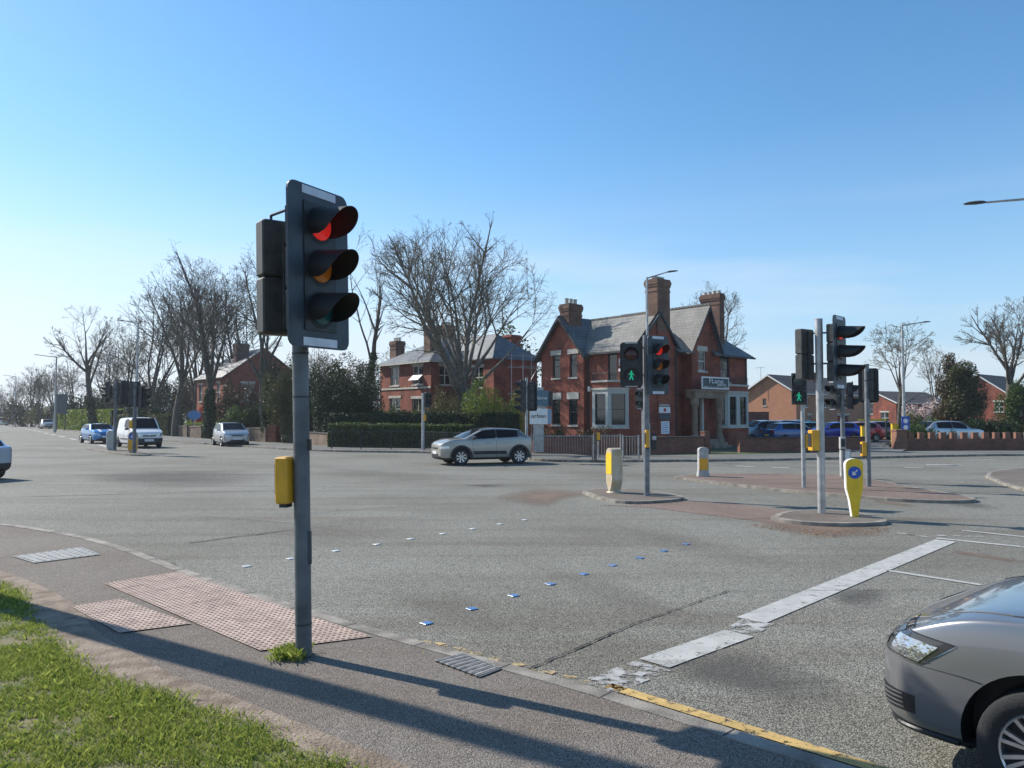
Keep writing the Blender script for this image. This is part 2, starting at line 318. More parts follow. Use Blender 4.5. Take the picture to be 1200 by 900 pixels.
M['rim'] = mat('alloy', (.62,.62,.62), .3, .85)
M['rimdark'] = mat('dark_rim', (.04,.04,.04), .5)
M['carglass'] = mat('car_glass', (.006,.007,.009), .06, spec=.16)
M['trim'] = mat('black_trim', (.02,.02,.021), .55)
M['trimlite'] = mat('grey_trim', (.12,.12,.12), .5)
M['chrome'] = mat('chrome', (.8,.8,.8), .12, 1)
M['facet'] = mat('faceted_reflector', (.7,.72,.76), .1, 1, bump=.8, bscale=11)
M['lampdark'] = mat('smoked_lamp', (.03,.032,.035), .05, spec=.8, coat=1)
M['lampclear'] = mat('lamp_lens', (.55,.58,.6), .08, .6)
M['lampred'] = mat('tail_lamp', (.35,.01,.01), .2)
M['plate'] = mat('plate_white', (.7,.7,.68), .5)
M['plateyel'] = mat('plate_yellow', (.7,.5,.05), .5)
M['cast'] = mat('cast_iron_cover', (.2,.2,.19), .6, .4, var=.25, vscale=12)
M['cast2'] = mat('worn_tread', (.27,.26,.24), .6, .2, var=.3, vscale=14)
M['cloth_dark'] = mat('dark_cloth', (.02,.022,.03), .9)
M['skin'] = mat('skin', (.45,.27,.2), .6)
M['stud'] = mat('stud_white', (.5,.52,.53), .4)
M['studblue'] = mat('stud_blue', (.09,.2,.42), .3)
def paint(n, c, metal=.5, rough=.3): return mat(n, c, rough, metal, coat=1, var=.03, vscale=2)

# ------------------------------------------------------------------ ground, road, pavements
setting(MB().sheet([(-1500,-300),(1500,-300),(1500,2500),(-1500,2500)], -.008).build('ground', M['earth']))
roadpts = [(-260,-20),(200,-20),(200,60),(60,60),(-10,60),(-160,300),(-260,300)]
setting(MB().sheet(roadpts, 0).build('road', M['road']))
def norm2(a, b):
    dx, dy = b[0]-a[0], b[1]-a[1]; l = math.hypot(dx, dy) or 1; return (-dy/l, dx/l)
def offset(pl, d):
    o = []
    for i, p in enumerate(pl):
        ns = []
        if i > 0: ns.append(norm2(pl[i-1], p))
        if i < len(pl)-1: ns.append(norm2(p, pl[i+1]))
        nx = sum(n[0] for n in ns)/len(ns); ny = sum(n[1] for n in ns)/len(ns); l = math.hypot(nx, ny) or 1
        k = 1/max(.5, l); o.append((p[0]+nx/l*d*k, p[1]+ny/l*d*k))
    return o
def smooth(pl, it=2):
    for _ in range(it):
        q = [pl[0]]
        for a, b in zip(pl, pl[1:]): q += [(a[0]*.75+b[0]*.25, a[1]*.75+b[1]*.25), (a[0]*.25+b[0]*.75, a[1]*.25+b[1]*.75)]
        pl = q+[pl[-1]]
    return pl
def ribbon(mb, pl, d0, d1, z0, z1=None, m=0, wall0=None, wall1=None):
    """flat band between offsets d0,d1; optional walls from the band's edges down to given z"""
    a = offset(pl, d0) if d0 else pl; b = offset(pl, d1) if d1 else pl; z1 = z0 if z1 is None else z1
    for i in range(len(pl)-1):
        q = [(*a[i], z0), (*a[i+1], z0), (*b[i+1], z1), (*b[i], z1)]
        if d1 < d0: q = q[::-1]
        mb.add(q, [(0,1,2,3)], m)
        if wall0 is not None: mb.add([(*a[i], z0), (*a[i], wall0), (*a[i+1], wall0), (*a[i+1], z0)], [(0,1,2,3)], m)
        if wall1 is not None: mb.add([(*b[i], z1), (*b[i], wall1), (*b[i+1], wall1), (*b[i+1], z1)], [(0,1,2,3)], m)
    return mb
# near kerb: from lower right to the left
NK = [(26,-18.4),(8,-1.2),(3.2,2.93),(1.82,4.27),(.57,5.5),(-1.22,6.92),(-2.7,8.3),(-4.09,9.63),(-5.56,11.2),(-7.21,12.6),(-9.29,13.85),(-14,15.6),(-30,19.5),(-80,30)]
NKs = smooth(NK, 2); PZ = .05
ribbon(MB(), NKs, 0, .13, PZ, m=0, wall0=-.004, wall1=-.004).build('kerb', M['kerb'])['kind'] = 'structure'
pv = offset(NKs, .132)
setting(MB().sheet(pv+[(-80,-18),(26,-30)], PZ-.006).build('pavement', M['pave']))
acc = 0
for a, b_ in zip(NKs, NKs[1:]):
    A_, B_ = Vector(a), Vector(b_); l = (B_-A_).length
    if B_.y < 2.5 or A_.x < -12: continue
    nn = Vector(norm2(a, b_)); t_ = .914-acc
    while t_ < l:
        p = A_.lerp(B_, t_/l); u = (B_-A_)/l*.006; q = p+nn*.13; setting(MB().add([(*(p-u),PZ+.0015),(*(p+u),PZ+.0015),(*(q+u),PZ+.0015),(*(q-u),PZ+.0015)], [(0,1,2,3)]).build('kerb_joint', M['crack'])); t_ += .914
    acc = (acc+l) % .914
# far block: kerb, pavement band, land behind
FK = [(-250,360), G(11,496.2), G(47,501), G(101,508.3), G(190,517), G(300,525), G(345,528), G(400,530), G(505,531), G(575,534.5), G(615,539.5), G(650,541.5), G(700,542), G(780,541.5), G(890,540.5), G(1000,538), G(1100,535.5), G(1200,534), (60,36)]
FKs = smooth(FK, 2)
setting(ribbon(MB(), FKs, 0, .14, .1, wall0=-.004, wall1=-.004).build('kerb', M['kerb']))
setting(ribbon(MB(), FKs, .142, 3.6, .095, wall1=0).build('pavement', M['pavefar']))
setting(MB().sheet(offset(FKs, 3.6)+[(60,500),(-250,700)], .02).build('garden_ground', M['earth']))
# car park surface behind the wall on the right
setting(MB().sheet([(13,42.2),(21,42.5),(24,45.5),(60,50),(60,66),(11,70)], .03).build('car_park', M['road2']))
setting(MB().sheet([G(1010,531,.1),G(1052,531,.1),(24.5,47),(19,47)], .101).build('driveway', M['pavefar']))
# left block across the side road (outside the frame)
LK = [(-90,44),(-32,38.6),(-29.6,39.5),(-28.9,41),(-60,83),(-230,310)]
setting(ribbon(MB(), smooth(LK,1), 0, .14, .1, wall0=-.004).build('kerb', M['kerb']))
setting(MB().sheet(offset(smooth(LK,1), .142)+[(-260,300),(-260,60)], .09).build('verge', M['earth']))
# islands
def island(pts, name='traffic_island', top='pave', h=.065):
    P = smooth(pts+[pts[0]], 2)[:-1]
    a = sum(P[i][0]*P[(i+1) % len(P)][1]-P[(i+1) % len(P)][0]*P[i][1] for i in range(len(P)))
    if a < 0: P = P[::-1]
    mb = MB(); Q = P+[P[0], P[1]]
    inner = offset(Q, .12)[1:-1]; n = len(P); V = [(*p, 0) for p in P]+[(*p, h) for p in P]
    inn = [inner[(i-1) % n] for i in range(n)]
    V += [(*p, h) for p in inn]
    mb.add(V, [(i, (i+1) % n, n+(i+1) % n, n+i) for i in range(n)]+[(n+i, n+(i+1) % n, 2*n+(i+1) % n, 2*n+i) for i in range(n)], 0)
    mb.add([(*p, h-.003) for p in inn], [tuple(range(n))], 1)
    return setting(mb.build(name, [M['kerb'], M[top]]))
I1 = [G(682,578),G(706,574),G(760,577),G(803,584),G(800,588),G(735,592),G(700,586)]
island(I1)
I2 = [G(903,610),G(915,603),G(960,600),G(1005,603),G(1037,611),G(1042,616),G(985,618),G(930,615)]
island(I2)
I3 = [G(790,561),G(815,557.5),G(900,557),G(975,558),G(1020,563),G(1070,574),G(1140,585),G(1147,590),G(1075,590),G(985,583),G(900,575),G(835,567)]
island(I3, top='redband', h=.07)
I4 = [G(1155,560),G(1158,555),G(1180,551.5),G(1260,546),(32,26),(36,20),G(1230,580),G(1185,573)]
island(I4)
# red surfacing between the islands, worn patches
mk = MB()
mk.sheet([G(700,592),G(735,592.5),G(800,587),G(860,590),G(925,599),G(905,611),G(950,619),G(850,606),G(760,595)], .005); setting(mk.build('red_surfacing', M['redband']))
for pts, m in (([(890,608),(940,612),(1060,616),(1050,634),(960,632),(880,620)], 'patchred'),([(590,650),(700,668),(820,715),(940,760),(900,775),(760,735),(640,690)], 'patchsoft'),([(180,600),(330,615),(480,600),(600,610),(450,640),(300,650)], 'patchsoft'),([(420,690),(560,690),(640,740),(560,760)], 'patchsoft'),([(700,610),(900,640),(1000,680),(880,670),(740,640)], 'patchsoft'),([(350,545),(520,555),(640,560),(520,572),(380,560)], 'patchsoft'),
               ([(620,571),(720,574),(690,580),(660,588),(640,600),(600,592),(560,583)], 'patchred'),
               ([(1110,643),(1160,650),(1210,658),(1210,663),(1140,653),(1105,647)], 'patchred'),
               ([(745,765),(870,750),(1020,800),(1040,850),(880,830),(760,790)], 'patch'),
               ([(960,690),(1060,686),(1040,720),(970,712)], 'patch'),
               ([(200,655),(245,690),(190,668)], 'patch'),
               ([(60,555),(230,548),(360,556),(300,575),(120,572)], 'patch'), ([(530,568),(610,566),(580,574)], 'patch'),
               ([(1080,576),(1200,598),(1160,601),(1090,590)], 'patch'), ([(1020,585),(1080,592),(1075,596),(1020,589)], 'patchred')):
    P = smooth([G(*p) for p in pts]+[G(*pts[0])], 2)[:-1]; c = (sum(p[0] for p in P)/len(P), sum(p[1] for p in P)/len(P)); n = len(P)
    o = MB().add([(*c,.003)]+[(*p,.003) for p in P], [(0,i+1,(i+1) % n+1) for i in range(n)]).build('road_patch', M[m]); at_ = o.data.attributes.new('wear','FLOAT','POINT'); at_.data[0].value = 1.0
    setting(o)
def line(pl, w, m, z=.008, name='road_marking'):
    return setting(ribbon(MB(), pl, -w/2, w/2, z).build(name, M[m]))
S0, S1 = Vector(G(697,808)), Vector(G(1108,634)); dS = S1-S0
def sp(t): return tuple(S0+dS*t)
line([G(702,805.5), G(765,781)], .34, 'white_worn'); line([G(766,778), G(866,743)], .29, 'white'); line([G(766,778), G(790,770)], .3, 'white_worn', .0095); line([G(866,742), G(888,729)], .3, 'white_worn'); line([G(880,727.5), G(1108,634)], .3, 'white')
line([G(684,803), G(716,811)], .1, 'white_worn', .0095)
line([G(1040,669), G(1150,686)], .1, 'white'); line([G(1097,631), G(1215,643)], .12, 'white'); line([G(1128,622), G(1215,631)], .1, 'white')
line([G(1060,626.5), G(1165,630)], .1, 'white_worn'); line([G(1050,624.5), G(1090,630)], .1, 'white_worn')
K = offset([(8,-1.2),(3.2,2.93),(1.82,4.27),(.57,5.5)], -.17); line(smooth(K, 0), .11, 'yellow')
K = offset([(.5,5.57),(-.3,6.2),(-1.0,6.75)], -.13); line(K, .09, 'yellow_worn')
for a, b, w_ in ((((1085),544.5),((1128),545.5),.45),((1060,548),(1082,548.5),.25),((862,546),(884,547),.3),((905,548),(925,548.5),.3),((940,541),(1010,541.5),.1),((1136,539),(1168,538.5),.1),((820,547),(850,548),.12),((1010,540.5),(1052,540.5),.12)):
    line([G(*a), G(*b)], w_, 'white')
A0, A1 = Vector(G(128,524)), Vector(G(20,500.2))
for i in range(12):
    t = i/12; line([tuple(A0.lerp(A1, t)), tuple(A0.lerp(A1, t+.045))], .3, 'white')
for a, b in (((92,519),(99,520.5)),((47,506),(58,506.8)),((60,524),(88,527)),((175,533),(240,536)),((300,524.8),(345,526))):
    line([G(*a), G(*b)], .15, 'white_worn')
# cracks and joints
rs = random.Random(4)
def crack(a, b, w_=.025, n=14, j=.03):
    A, B = Vector(G(*a)), Vector(G(*b)); pl = [tuple(A.lerp(B, i/n)+Vector((rs.uniform(-j,j), rs.uniform(-j,j)))) for i in range(n+1)]
    mb = MB(); o1 = []; o2 = []
    for i, p in enumerate(pl):
        nn = norm2(pl[max(0,i-1)], pl[min(n,i+1)]); h = w_*rs.uniform(.3,1); o1.append((p[0]+nn[0]*h/2, p[1]+nn[1]*h/2)); o2.append((p[0]-nn[0]*h/2, p[1]-nn[1]*h/2))
    for i in range(n): mb.add([(*o2[i],.011),(*o2[i+1],.011),(*o1[i+1],.011),(*o1[i],.011)], [(0,1,2,3)])
    setting(mb.build('road_crack', M['crack']))
crack((618,786),(735,735),.028,30,.012); crack((735,735),(853,693),.022,30,.015); crack((853,693),(1075,692),.014,20,.01); crack((218,637),(345,621),.05,24,.03); crack((345,621),(400,617),.02); crack((60,627),(180,652),.012)
crack((0,583),(330,575),.06,24,.04); crack((60,545),(420,541),.06,20,.05); crack((330,604),(500,592),.03,16,.05)
# studs
st0 = None
bl = [(500,731),(553,714),(602,698.5),(645,685),(684,673.2),(718,663),(750,654.3),(778,646),(804,638)]
wh = [(289,664),(340.5,655),(393.5,646),(441.5,638.3),(481,632),(519,625.8),(554,620),(586,614.5),(615,609.5)]
for lst, mn, lb in ((bl, 'studblue', 'flat blue square stud set in the row nearer the stop line'), (wh, 'stud', 'flat white square stud set in the row farther from the stop line')):
    proto = None
    for p in lst:
        x, y = G(*p)
        if proto is None:
            mb = MB(); mb.cbox(0,0,.005,.095,.095,.008,bev=.002); proto = mb.build('road_stud', M[mn]); proto.location = (x,y,.002); proto.rotation_euler = (0,0,R(44)); tag(proto, lb, 'road stud', lb.split(' set')[0]+'s across the carriageway'); cur = proto
        else: cur = proto.copy(); col.objects.link(cur); cur.location = (x,y,.002); cur.rotation_euler = (0,0,R(44+rs.uniform(-8,8)))
# grass verge
GE = [G(*p,PZ) for p in ((-200,640),(-60,668),(0,681),(22,692),(44,735),(100,788),(150,803),(190,812),(235,832),(280,842),(330,866),(400,897),(470,935))]
SE = [G(*p,PZ) for p in ((-200,630),(-40,655),(15,672),(62,692),(95,712),(110,740),(165,768),(200,790),(250,806),(330,838),(400,866),(500,905),(600,960))]
setting(MB().sheet(smooth(SE,1)+[(1.2,1.5),(-3,-6),(-14,-4),(-17,12)], PZ-.002).build('bare_soil', M['soil']))
lawnpoly = smooth(GE,1)+[(.0,2.4),(-3,-5),(-13,-3),(-16,11)]
setting(MB().sheet(lawnpoly, PZ+.002).build('lawn', M['lawn']))
def inpoly(P, X, Y):
    c = np.zeros(len(X), bool); n = len(P)
    for i in range(n):
        x1, y1 = P[i]; x2, y2 = P[(i+1) % n]
        if y1 == y2: continue
        c ^= ((y1 > Y) != (y2 > Y)) & (X < (x2-x1)*(Y-y1)/(y2-y1)+x1)
    return c
def vnoise(x, y, s, seed=0):
    g = np.random.RandomState(seed).rand(64,64); u, v = x*s, y*s; i, j = np.floor(u).astype(int), np.floor(v).astype(int); fu, fv = u-i, v-j
    fu = fu*fu*(3-2*fu); fv = fv*fv*(3-2*fv); a = g[i%64,j%64]; b = g[(i+1)%64,j%64]; c = g[i%64,(j+1)%64]; d = g[(i+1)%64,(j+1)%64]
    return (a*(1-fu)+b*fu)*(1-fv)+(c*(1-fu)+d*fu)*fv
def blades(name, P, n, box, h0, h1, m, z, label=None, seed=1, thr=.3, w_=.004):
    r = np.random.RandomState(seed); X = r.uniform(box[0],box[1],n); Y = r.uniform(box[2],box[3],n)
    d = vnoise(X,Y,1.7,2)*.5+vnoise(X,Y,6,3)*.35+vnoise(X,Y,20,5)*.25; k = inpoly(P,X+r.normal(0,.06,n),Y+r.normal(0,.06,n)) & (d > thr+r.uniform(-.12,.12,n)); X, Y, d = X[k], Y[k], d[k]; n = len(X)
    h = r.uniform(h0,h1,n)*(.35+1.1*d); a = r.uniform(0,6.283,n); b = r.uniform(0,6.283,n); le = h*r.uniform(.2,1.1,n)
    ww = w_*r.uniform(.6,1.4,n); c, s = np.cos(a)*ww, np.sin(a)*ww
    V = np.zeros((n,4,3)); V[:,0] = np.stack([X-c,Y-s,np.full(n,z)],1); V[:,1] = np.stack([X+c,Y+s,np.full(n,z)],1)
    mx, my = X+np.cos(b)*le*.35, Y+np.sin(b)*le*.35
    V[:,2] = np.stack([mx+c*.8,my+s*.8,z+h*.6],1); V[:,3] = np.stack([X+np.cos(b)*le,Y+np.sin(b)*le,z+h],1)
    F = np.concatenate([np.stack([np.arange(n)*4,np.arange(n)*4+1,np.arange(n)*4+2],1), np.stack([np.arange(n)*4,np.arange(n)*4+2,np.arange(n)*4+3],1)])
    return mesh_np(name, V.reshape(-1,3), F, m)
g = blades('grass', lawnpoly, 620000, (-7.5,1,2.2,9.5), .014, .036, M['grass'], PZ, thr=.47, w_=.003); tag(g, 'short bright green grass on the verge at the lower left', 'grass', kind='stuff')
g2 = blades('grass', lawnpoly, 60000, (-16,1,-4,12), .03, .06, M['grass'], PZ, seed=9, w_=.008); tag(g2, 'thinner green grass spreading over the rest of the verge', 'grass', kind='stuff')
# tactile paving with blisters
def tactile(corners, name, nu, nv, z=PZ+.004, mname='tact', seed=0):
    a, b, c, d = [Vector((*G(*p, PZ), 0)) for p in corners]; mb = MB(); rr = random.Random(seed)
    for i in range(nu):
        for j in range(nv):
            def q(u, v): return a.lerp(b,u).lerp(d.lerp(c,u),v)
            e_ = .002; u0, u1, v0, v1 = (i+e_)/nu, (i+1-e_)/nu, (j+e_)/nv, (j+1-e_)/nv; zz = z+rr.uniform(-.0015,.0015)
            P = [q(u0,v0),q(u1,v0),q(u1,v1),q(u0,v1)]
            mb.add([(p.x,p.y,zz) for p in P], [(0,1,2,3)], rr.choice((0,0,1)))
            for k in range(6):
                for l in range(6):
                    p = q(u0+(u1-u0)*(k+.5)/6, v0+(v1-v0)*(l+.5)/6); V = []
                    for (rad, h) in ((.018,0),(.013,.0045)):
                        for t in range(6): V.append((p.x+rad*math.cos(t*1.047), p.y+rad*math.sin(t*1.047), zz+h))
                    mb.add(V, [(t,(t+1)%6,6+(t+1)%6,6+t) for t in range(6)]+[(6,7,8,9,10,11)], 2)
    return setting(mb.build(name, [M['tact'], M['tact2'], M['tact3']]))
M['tact'] = mat('buff_paver', (.47,.36,.295), .9, var=.15, vscale=9, bump=.5, bscale=120)
M['tact2'] = mat('buff_paver_worn', (.43,.325,.265), .9, var=.22, vscale=7, bump=.5, bscale=120)
M['tact3'] = mat('paver_blister', (.3,.2,.155), .9, var=.25, vscale=6)
tactile([(122,684),(208,670),(436,746),(305,763)], 'tactile_paving', 3, 9)
tactile([(83,711),(142,702),(224,731),(140,742)], 'tactile_paving', 2, 3, seed=2)
# covers in the pavement
def cover(corners, label, nx, ny, m='cast'):
    a, b, c, d = [Vector((*G(*p, PZ), PZ)) for p in corners]; ctr = (a+b+c+d)/4; t = thing('service_cover', label, 'access cover', ctr)
    L4 = [p-ctr for p in (a,b,c,d)]; mb = MB(); mb.sheet([(p.x,p.y) for p in L4], .004); mb.build('cover_plate', M[m], t)
    mb.v, mb.f, mb.m = [], [], []
    mb.sheet([(p.x*.93,p.y*.93) for p in L4], .0045)
    for i in range(nx):
        for j in range(ny):
            p = L4[0].lerp(L4[1],(i+.5)/nx).lerp(L4[3].lerp(L4[2],(i+.5)/nx),(j+.5)/ny); mb.cbox(p.x,p.y,.006,.03,.03,.006)
    mb.build('tread_pattern', M['cast2'], t); return t
cover([(14,652),(96,641),(118,650),(40,660)], 'pale rectangular service cover in the pavement at the far left', 9, 6)
cover([(508,774),(541,766),(588,784),(562,794)], 'small ribbed drain cover beside the kerb right of the near signal pole', 12, 8)
# weeds at the base of the near pole
def tuft(x, y, z, r_, n, label, h=.07, seed=3):
    P = [(x+r_*math.cos(t*.6), y+r_*math.sin(t*.6)*.7) for t in range(10)]
    o = blades('weeds', P, n, (x-r_,x+r_,y-r_,y+r_), h*.5, h*1.3, M['grass'], z, seed=seed, thr=-1, w_=.005); return tag(o, label, 'weeds')
bx_, by_ = G(356,768,PZ)
tuft(bx_-.1, by_-.02, PZ, .14, 1500, 'low green weeds growing round the foot of the near signal pole')
tuft(*G(497,767,PZ), PZ, .03, 60, 'tiny tuft of weeds in the kerb joint by the drain cover', .03)

# ------------------------------------------------------------------ traffic signals
def rrect(w_, h_, r_, n=5):
    P = []
    for cx, cy, a0 in ((w_/2-r_, h_/2-r_, 0), (-w_/2+r_, h_/2-r_, 90), (-w_/2+r_, -h_/2+r_, 180), (w_/2-r_, -h_/2+r_, 270)):
        for i in range(n): a = R(a0+90*i/(n-1)); P.append((cx+r_*math.cos(a), cy+r_*math.sin(a)))
    return P
def plate_x(mb, x0, x1, pts, m=0):
    """extrude a yz outline between x0 and x1"""
    n = len(pts); V = [(x0,p[0],p[1]) for p in pts]+[(x1,p[0],p[1]) for p in pts]
    return mb.add(V, [tuple(range(n-1,-1,-1)), tuple(range(n,2*n))]+[(i,(i+1)%n,n+(i+1)%n,n+i) for i in range(n)], m)
def visor(mb, x, cy, cz, r_, ln, m=0, n=22):
    """cut-away hood: long at the top, short below, with real thickness"""
    th = .004; V = []; A = [R(-38+256*i/(n-1)) for i in range(n)]
    for a in A:
        s_ = (math.sin(a)+.62)/1.62; l = ln*(.2+.8*max(0, s_)**.5); drop = -.25*l
        for (rr, xx) in ((r_, 0), (r_, l), (r_-th, l), (r_-th, 0)):
            V.append((x+xx, cy+rr*math.cos(a), cz+rr*math.sin(a)+drop*(xx > 0)*.35))
    F = []
    for i in range(n-1):
        for k in range(4): F.append((i*4+k, i*4+(k+1)%4, i*4+4+(k+1)%4, i*4+4+k))
    F += [(0,1,2,3), ((n-1)*4+3,(n-1)*4+2,(n-1)*4+1,(n-1)*4)]
    return mb.add(V, F, m)
def head(parent, z, yaw, off, lenses, pitch=.33, board=False, lit='', hood=.3, wbox=.3, rl=.105, ped=False, bm='boardblk'):
    """signal head: z is the top of the casing, facing yaw in the thing's frame, off = (x,y) of its centre"""
    n = len(lenses); H_ = n*pitch; mm = Matrix.Translation((off[0], off[1], z-H_/2)) @ Matrix.Rotation(yaw, 4, 'Z')
    def mk():
        b = MB(); b.M = mm; return b
    b = mk(); d = .2 if not ped else .16
    for k in range(n):
        zc = H_/2-pitch*(k+.5); b.cbox(-d/2+.02, 0, zc, d, wbox, pitch-.006, bev=.018)
    b.cbox(-d-.0, 0, 0, .03, .05, H_*.9, bev=.005)
    hd = b.build('signal_head', M['casing'] , parent)
    if board:
        bw, bh = board; b = mk(); plate_x(b, .0, .018, [(p[0], p[1]) for p in rrect(bw, bh, .075)])
        bd = b.build('backing_board', M[bm], hd)
        for zz in (bh/2-.045, -bh/2+.045):
            b = mk(); b.box(.0195, .0225, -bw*.28, bw*.28, zz-.032, zz+.032); b.build('reflective_strip', M['strip'], hd)
        b = mk(); b.box(.0195,.03,-wbox*.5,wbox*.5,-H_/2,H_/2); b.build('face_panel', M['black'], hd)
    for k, ln in enumerate(lenses):
        zc = H_/2-pitch*(k+.5)
        if ln == 'man' or ln == 'walker':
            b = mk(); b.lathe([(rl, .03), (rl, .034)], 20, 'x', (0,0,zc)); b.build('lens', M['black'], hd)
            b = mk(); s_ = rl*.95; x0, x1 = .036, .041
            def bar(y0, z0, y1, z1, w_):
                dy, dz = y1-y0, z1-z0; l = math.hypot(dy, dz); ny, nz_ = -dz/l*w_/2, dy/l*w_/2
                plate_x(b, x0, x1, [(s_*(y0+ny), zc+s_*(z0+nz_)), (s_*(y0-ny), zc+s_*(z0-nz_)), (s_*(y1-ny), zc+s_*(z1-nz_)), (s_*(y1+ny), zc+s_*(z1+nz_))])
            plate_x(b, x0, x1, [(s_*.13*math.cos(t), zc+s_*(.68+.13*math.sin(t))) for t in [i*math.pi/5 for i in range(10)]])
            bar(0,.52,0,-.1,.26); bar(0,.0,.28,-.75,.17); bar(0,.0,-.3,-.72,.17); bar(.05,.45,.42,.0,.12); bar(-.05,.45,-.45,.12,.12)
            b.build('lit_figure', M['green_man'], hd)
        else:
            b = mk(); b.lathe([(rl, .03), (rl*.98, .04), (rl*.7, .052), (rl*.01, .058)], 24, 'x', (0,0,zc)); b.build('lens', M[ln], hd, smooth=True)
        b = mk(); visor(b, .028, 0, zc, rl+.018, hood)
        b.lathe([(rl+.03,.02),(rl+.03,.034),(rl+.004,.034),(rl+.004,.02)], 24, 'x', (0,0,zc), cap=False)
        b.build('hood', M['hood'], hd, smooth=True)
    return hd
def pole(parent, h, r_=.057, m='steel', base=True):
    b = MB(); b.tube((0,0,0), (0,0,h), r_, n=20)
    b.tube((0,0,h), (0,0,h+.012), r_+.004, n=20); b.build('pole', M[m], parent, smooth=True)
def button(parent, z, yaw, off, m='ybox', w_=.12, h_=.36, d=.12, low=True):
    b = MB(); b.M = Matrix.Translation((off[0], off[1], z)) @ Matrix.Rotation(yaw, 4, 'Z'); b.cbox(0, 0, 0, d, w_, h_, bev=.012); bb = b.build('push_button_box', M[m], parent)
    b = MB(); b.M = Matrix.Translation((off[0], off[1], z)) @ Matrix.Rotation(yaw, 4, 'Z'); b.box(-d*.3, d*.3, -w_*.3, w_*.3, -h_/2-.03, -h_/2+.002); b.box(d/2-.001, d/2+.012, -w_*.35, w_*.35, -h_*.3, h_*.35); b.build('button_panel', M['black'], bb)
def bracket(parent, z, dx, dy, r_=.017):
    b = MB(); b.tube((0,0,z), (dx,dy,z), r_, n=8); b.lathe([(.066,z-.02),(.066,z+.02)], 16, 'z', cap=True); b.build('bracket', M['casing'], parent)
AP = math.atan2(-.69, .72)   # signals face the near approach
BD = (.62, 1.38); L3 = ['lens_red', 'lens_amber', 'lens_green']
# near signal
t = thing('traffic_signal', 'large traffic signal on the near pavement with red light and yellow box', 'traffic signal', (bx_, by_, PZ))
pole(t, 3.55, .064, 'steeldk')
head(t, 3.56, R(-28), (.19,-.16), L3, .335, (.68,1.27), hood=.33, wbox=.36, rl=.118, bm='board')
head(t, 3.5, R(128), (-.22,.16), ['lens_red','lens_green'], .47, hood=.05, wbox=.36, ped=True)
for z in (3.35, 2.75): bracket(t, z, .2, -.19); bracket(t, z+.02, -.22, .16)
button(t, 1.39, R(165), (-.125,-.02), w_=.14, h_=.37, d=.11)
b = MB(); b.path([(-.25,.08,3.45),(-.25,.08,3.55),(-.12,.04,3.58),(0,0,3.6)], .012); b.build('cable', M['black'], t)
b = MB(); b.box(.03,.074,-.035,.0,.72,.98); b.build('access_door', M['board'], t)
for z_ in (.25,2.05,2.4): b = MB(); b.lathe([(.067,z_-.008),(.067,z_+.008)],18); b.build('strap_band', M['casing'], t)
b = MB(); b.box(.05,.075,-.03,.03,1.62,1.71); b.lathe([(.0635,1.63),(.0635,1.69)],18); b.build('pole_label', M['black'], t)
t.rotation_euler = (R(0), R(-1.3), 0)
def at_px(px, py, z=0): x, y = G(px, py, z); return (x, y, z)
IZ = .065
# island signal beside the cream bollard
p = at_px(758,581,IZ); t = thing('traffic_signal', 'island signal showing a green walking figure beside a red light', 'traffic signal', p)
k_ = p[1]/FPX; pole(t, 3.78, .07)
head(t, HZ(402,p[1])-p[2]-.02, R(-100), (-.36,-.1), ['lens_red_off','man'], .5, board=(.52,1.06), hood=.13, wbox=.42, rl=.15, ped=True)
head(t, HZ(398,p[1])-p[2]-.08, R(-60), (.25,-.16), L3, .355, BD, hood=.3, wbox=.34, rl=.12, bm='board')
for z in (3.5, 2.85): bracket(t, z, .25, -.16); bracket(t, z, -.36, -.1)
button(t, HZ(514,p[1])-p[2], R(-175), (.0,-.1), w_=.09, h_=.41, d=.09); 
b = MB(); b.cbox(.16, -.05, HZ(517,p[1])-p[2], .12, .12, .38, bev=.01); b.build('control_box', M['black'], t)
b = MB(); b.cbox(.16, -.12, HZ(513,p[1])-p[2], .1, .02, .09); b.build('sticker', M['greyp'], t)
# tall signal on second island
p = at_px(963,601,IZ); t = thing('traffic_signal', 'tallest signal of the right group with three long black hoods beside the arrow bollard', 'traffic signal', p)
pole(t, HZ(374,p[1])-p[2], .073, 'galv')
head(t, HZ(374,p[1])-p[2]-.1, AP, (.34,-.12), ['lens_red','lens_red_off','lens_green'], .37, (.62,1.42), hood=.46, wbox=.34, rl=.125, bm='board')
head(t, HZ(385,p[1])-p[2], R(125), (-.28,.15), ['lens_red','lens_green'], .5, hood=.05, wbox=.4, ped=True)
for z in (3.5, 2.9): bracket(t, z, .3, -.1); bracket(t, z, -.28, .15)
button(t, HZ(516,p[1])-p[2], R(-170), (-.14,-.02), w_=.16, h_=.4, d=.16); 
# green man post
p = at_px(942,571,.07); t = thing('traffic_signal', 'short signal post with a lit green walking figure left of the tallest signal', 'traffic signal', p)
pole(t, HZ(470,p[1])-p[2], .055, 'galv'); head(t, HZ(437,p[1])-p[2], R(-115), (-.1,-.03), ['lens_off','walker'], .42, hood=.1, wbox=.38, rl=.15, ped=True)
b = MB(); b.tube((0,0,HZ(470,p[1])-p[2]),(-.0,0,HZ(452,p[1])-p[2]),.035); b.build('bracket', M['casing'], t)
button(t, HZ(517,p[1])-p[2], R(-10), (.1,-.02), w_=.1, h_=.38, d=.1)
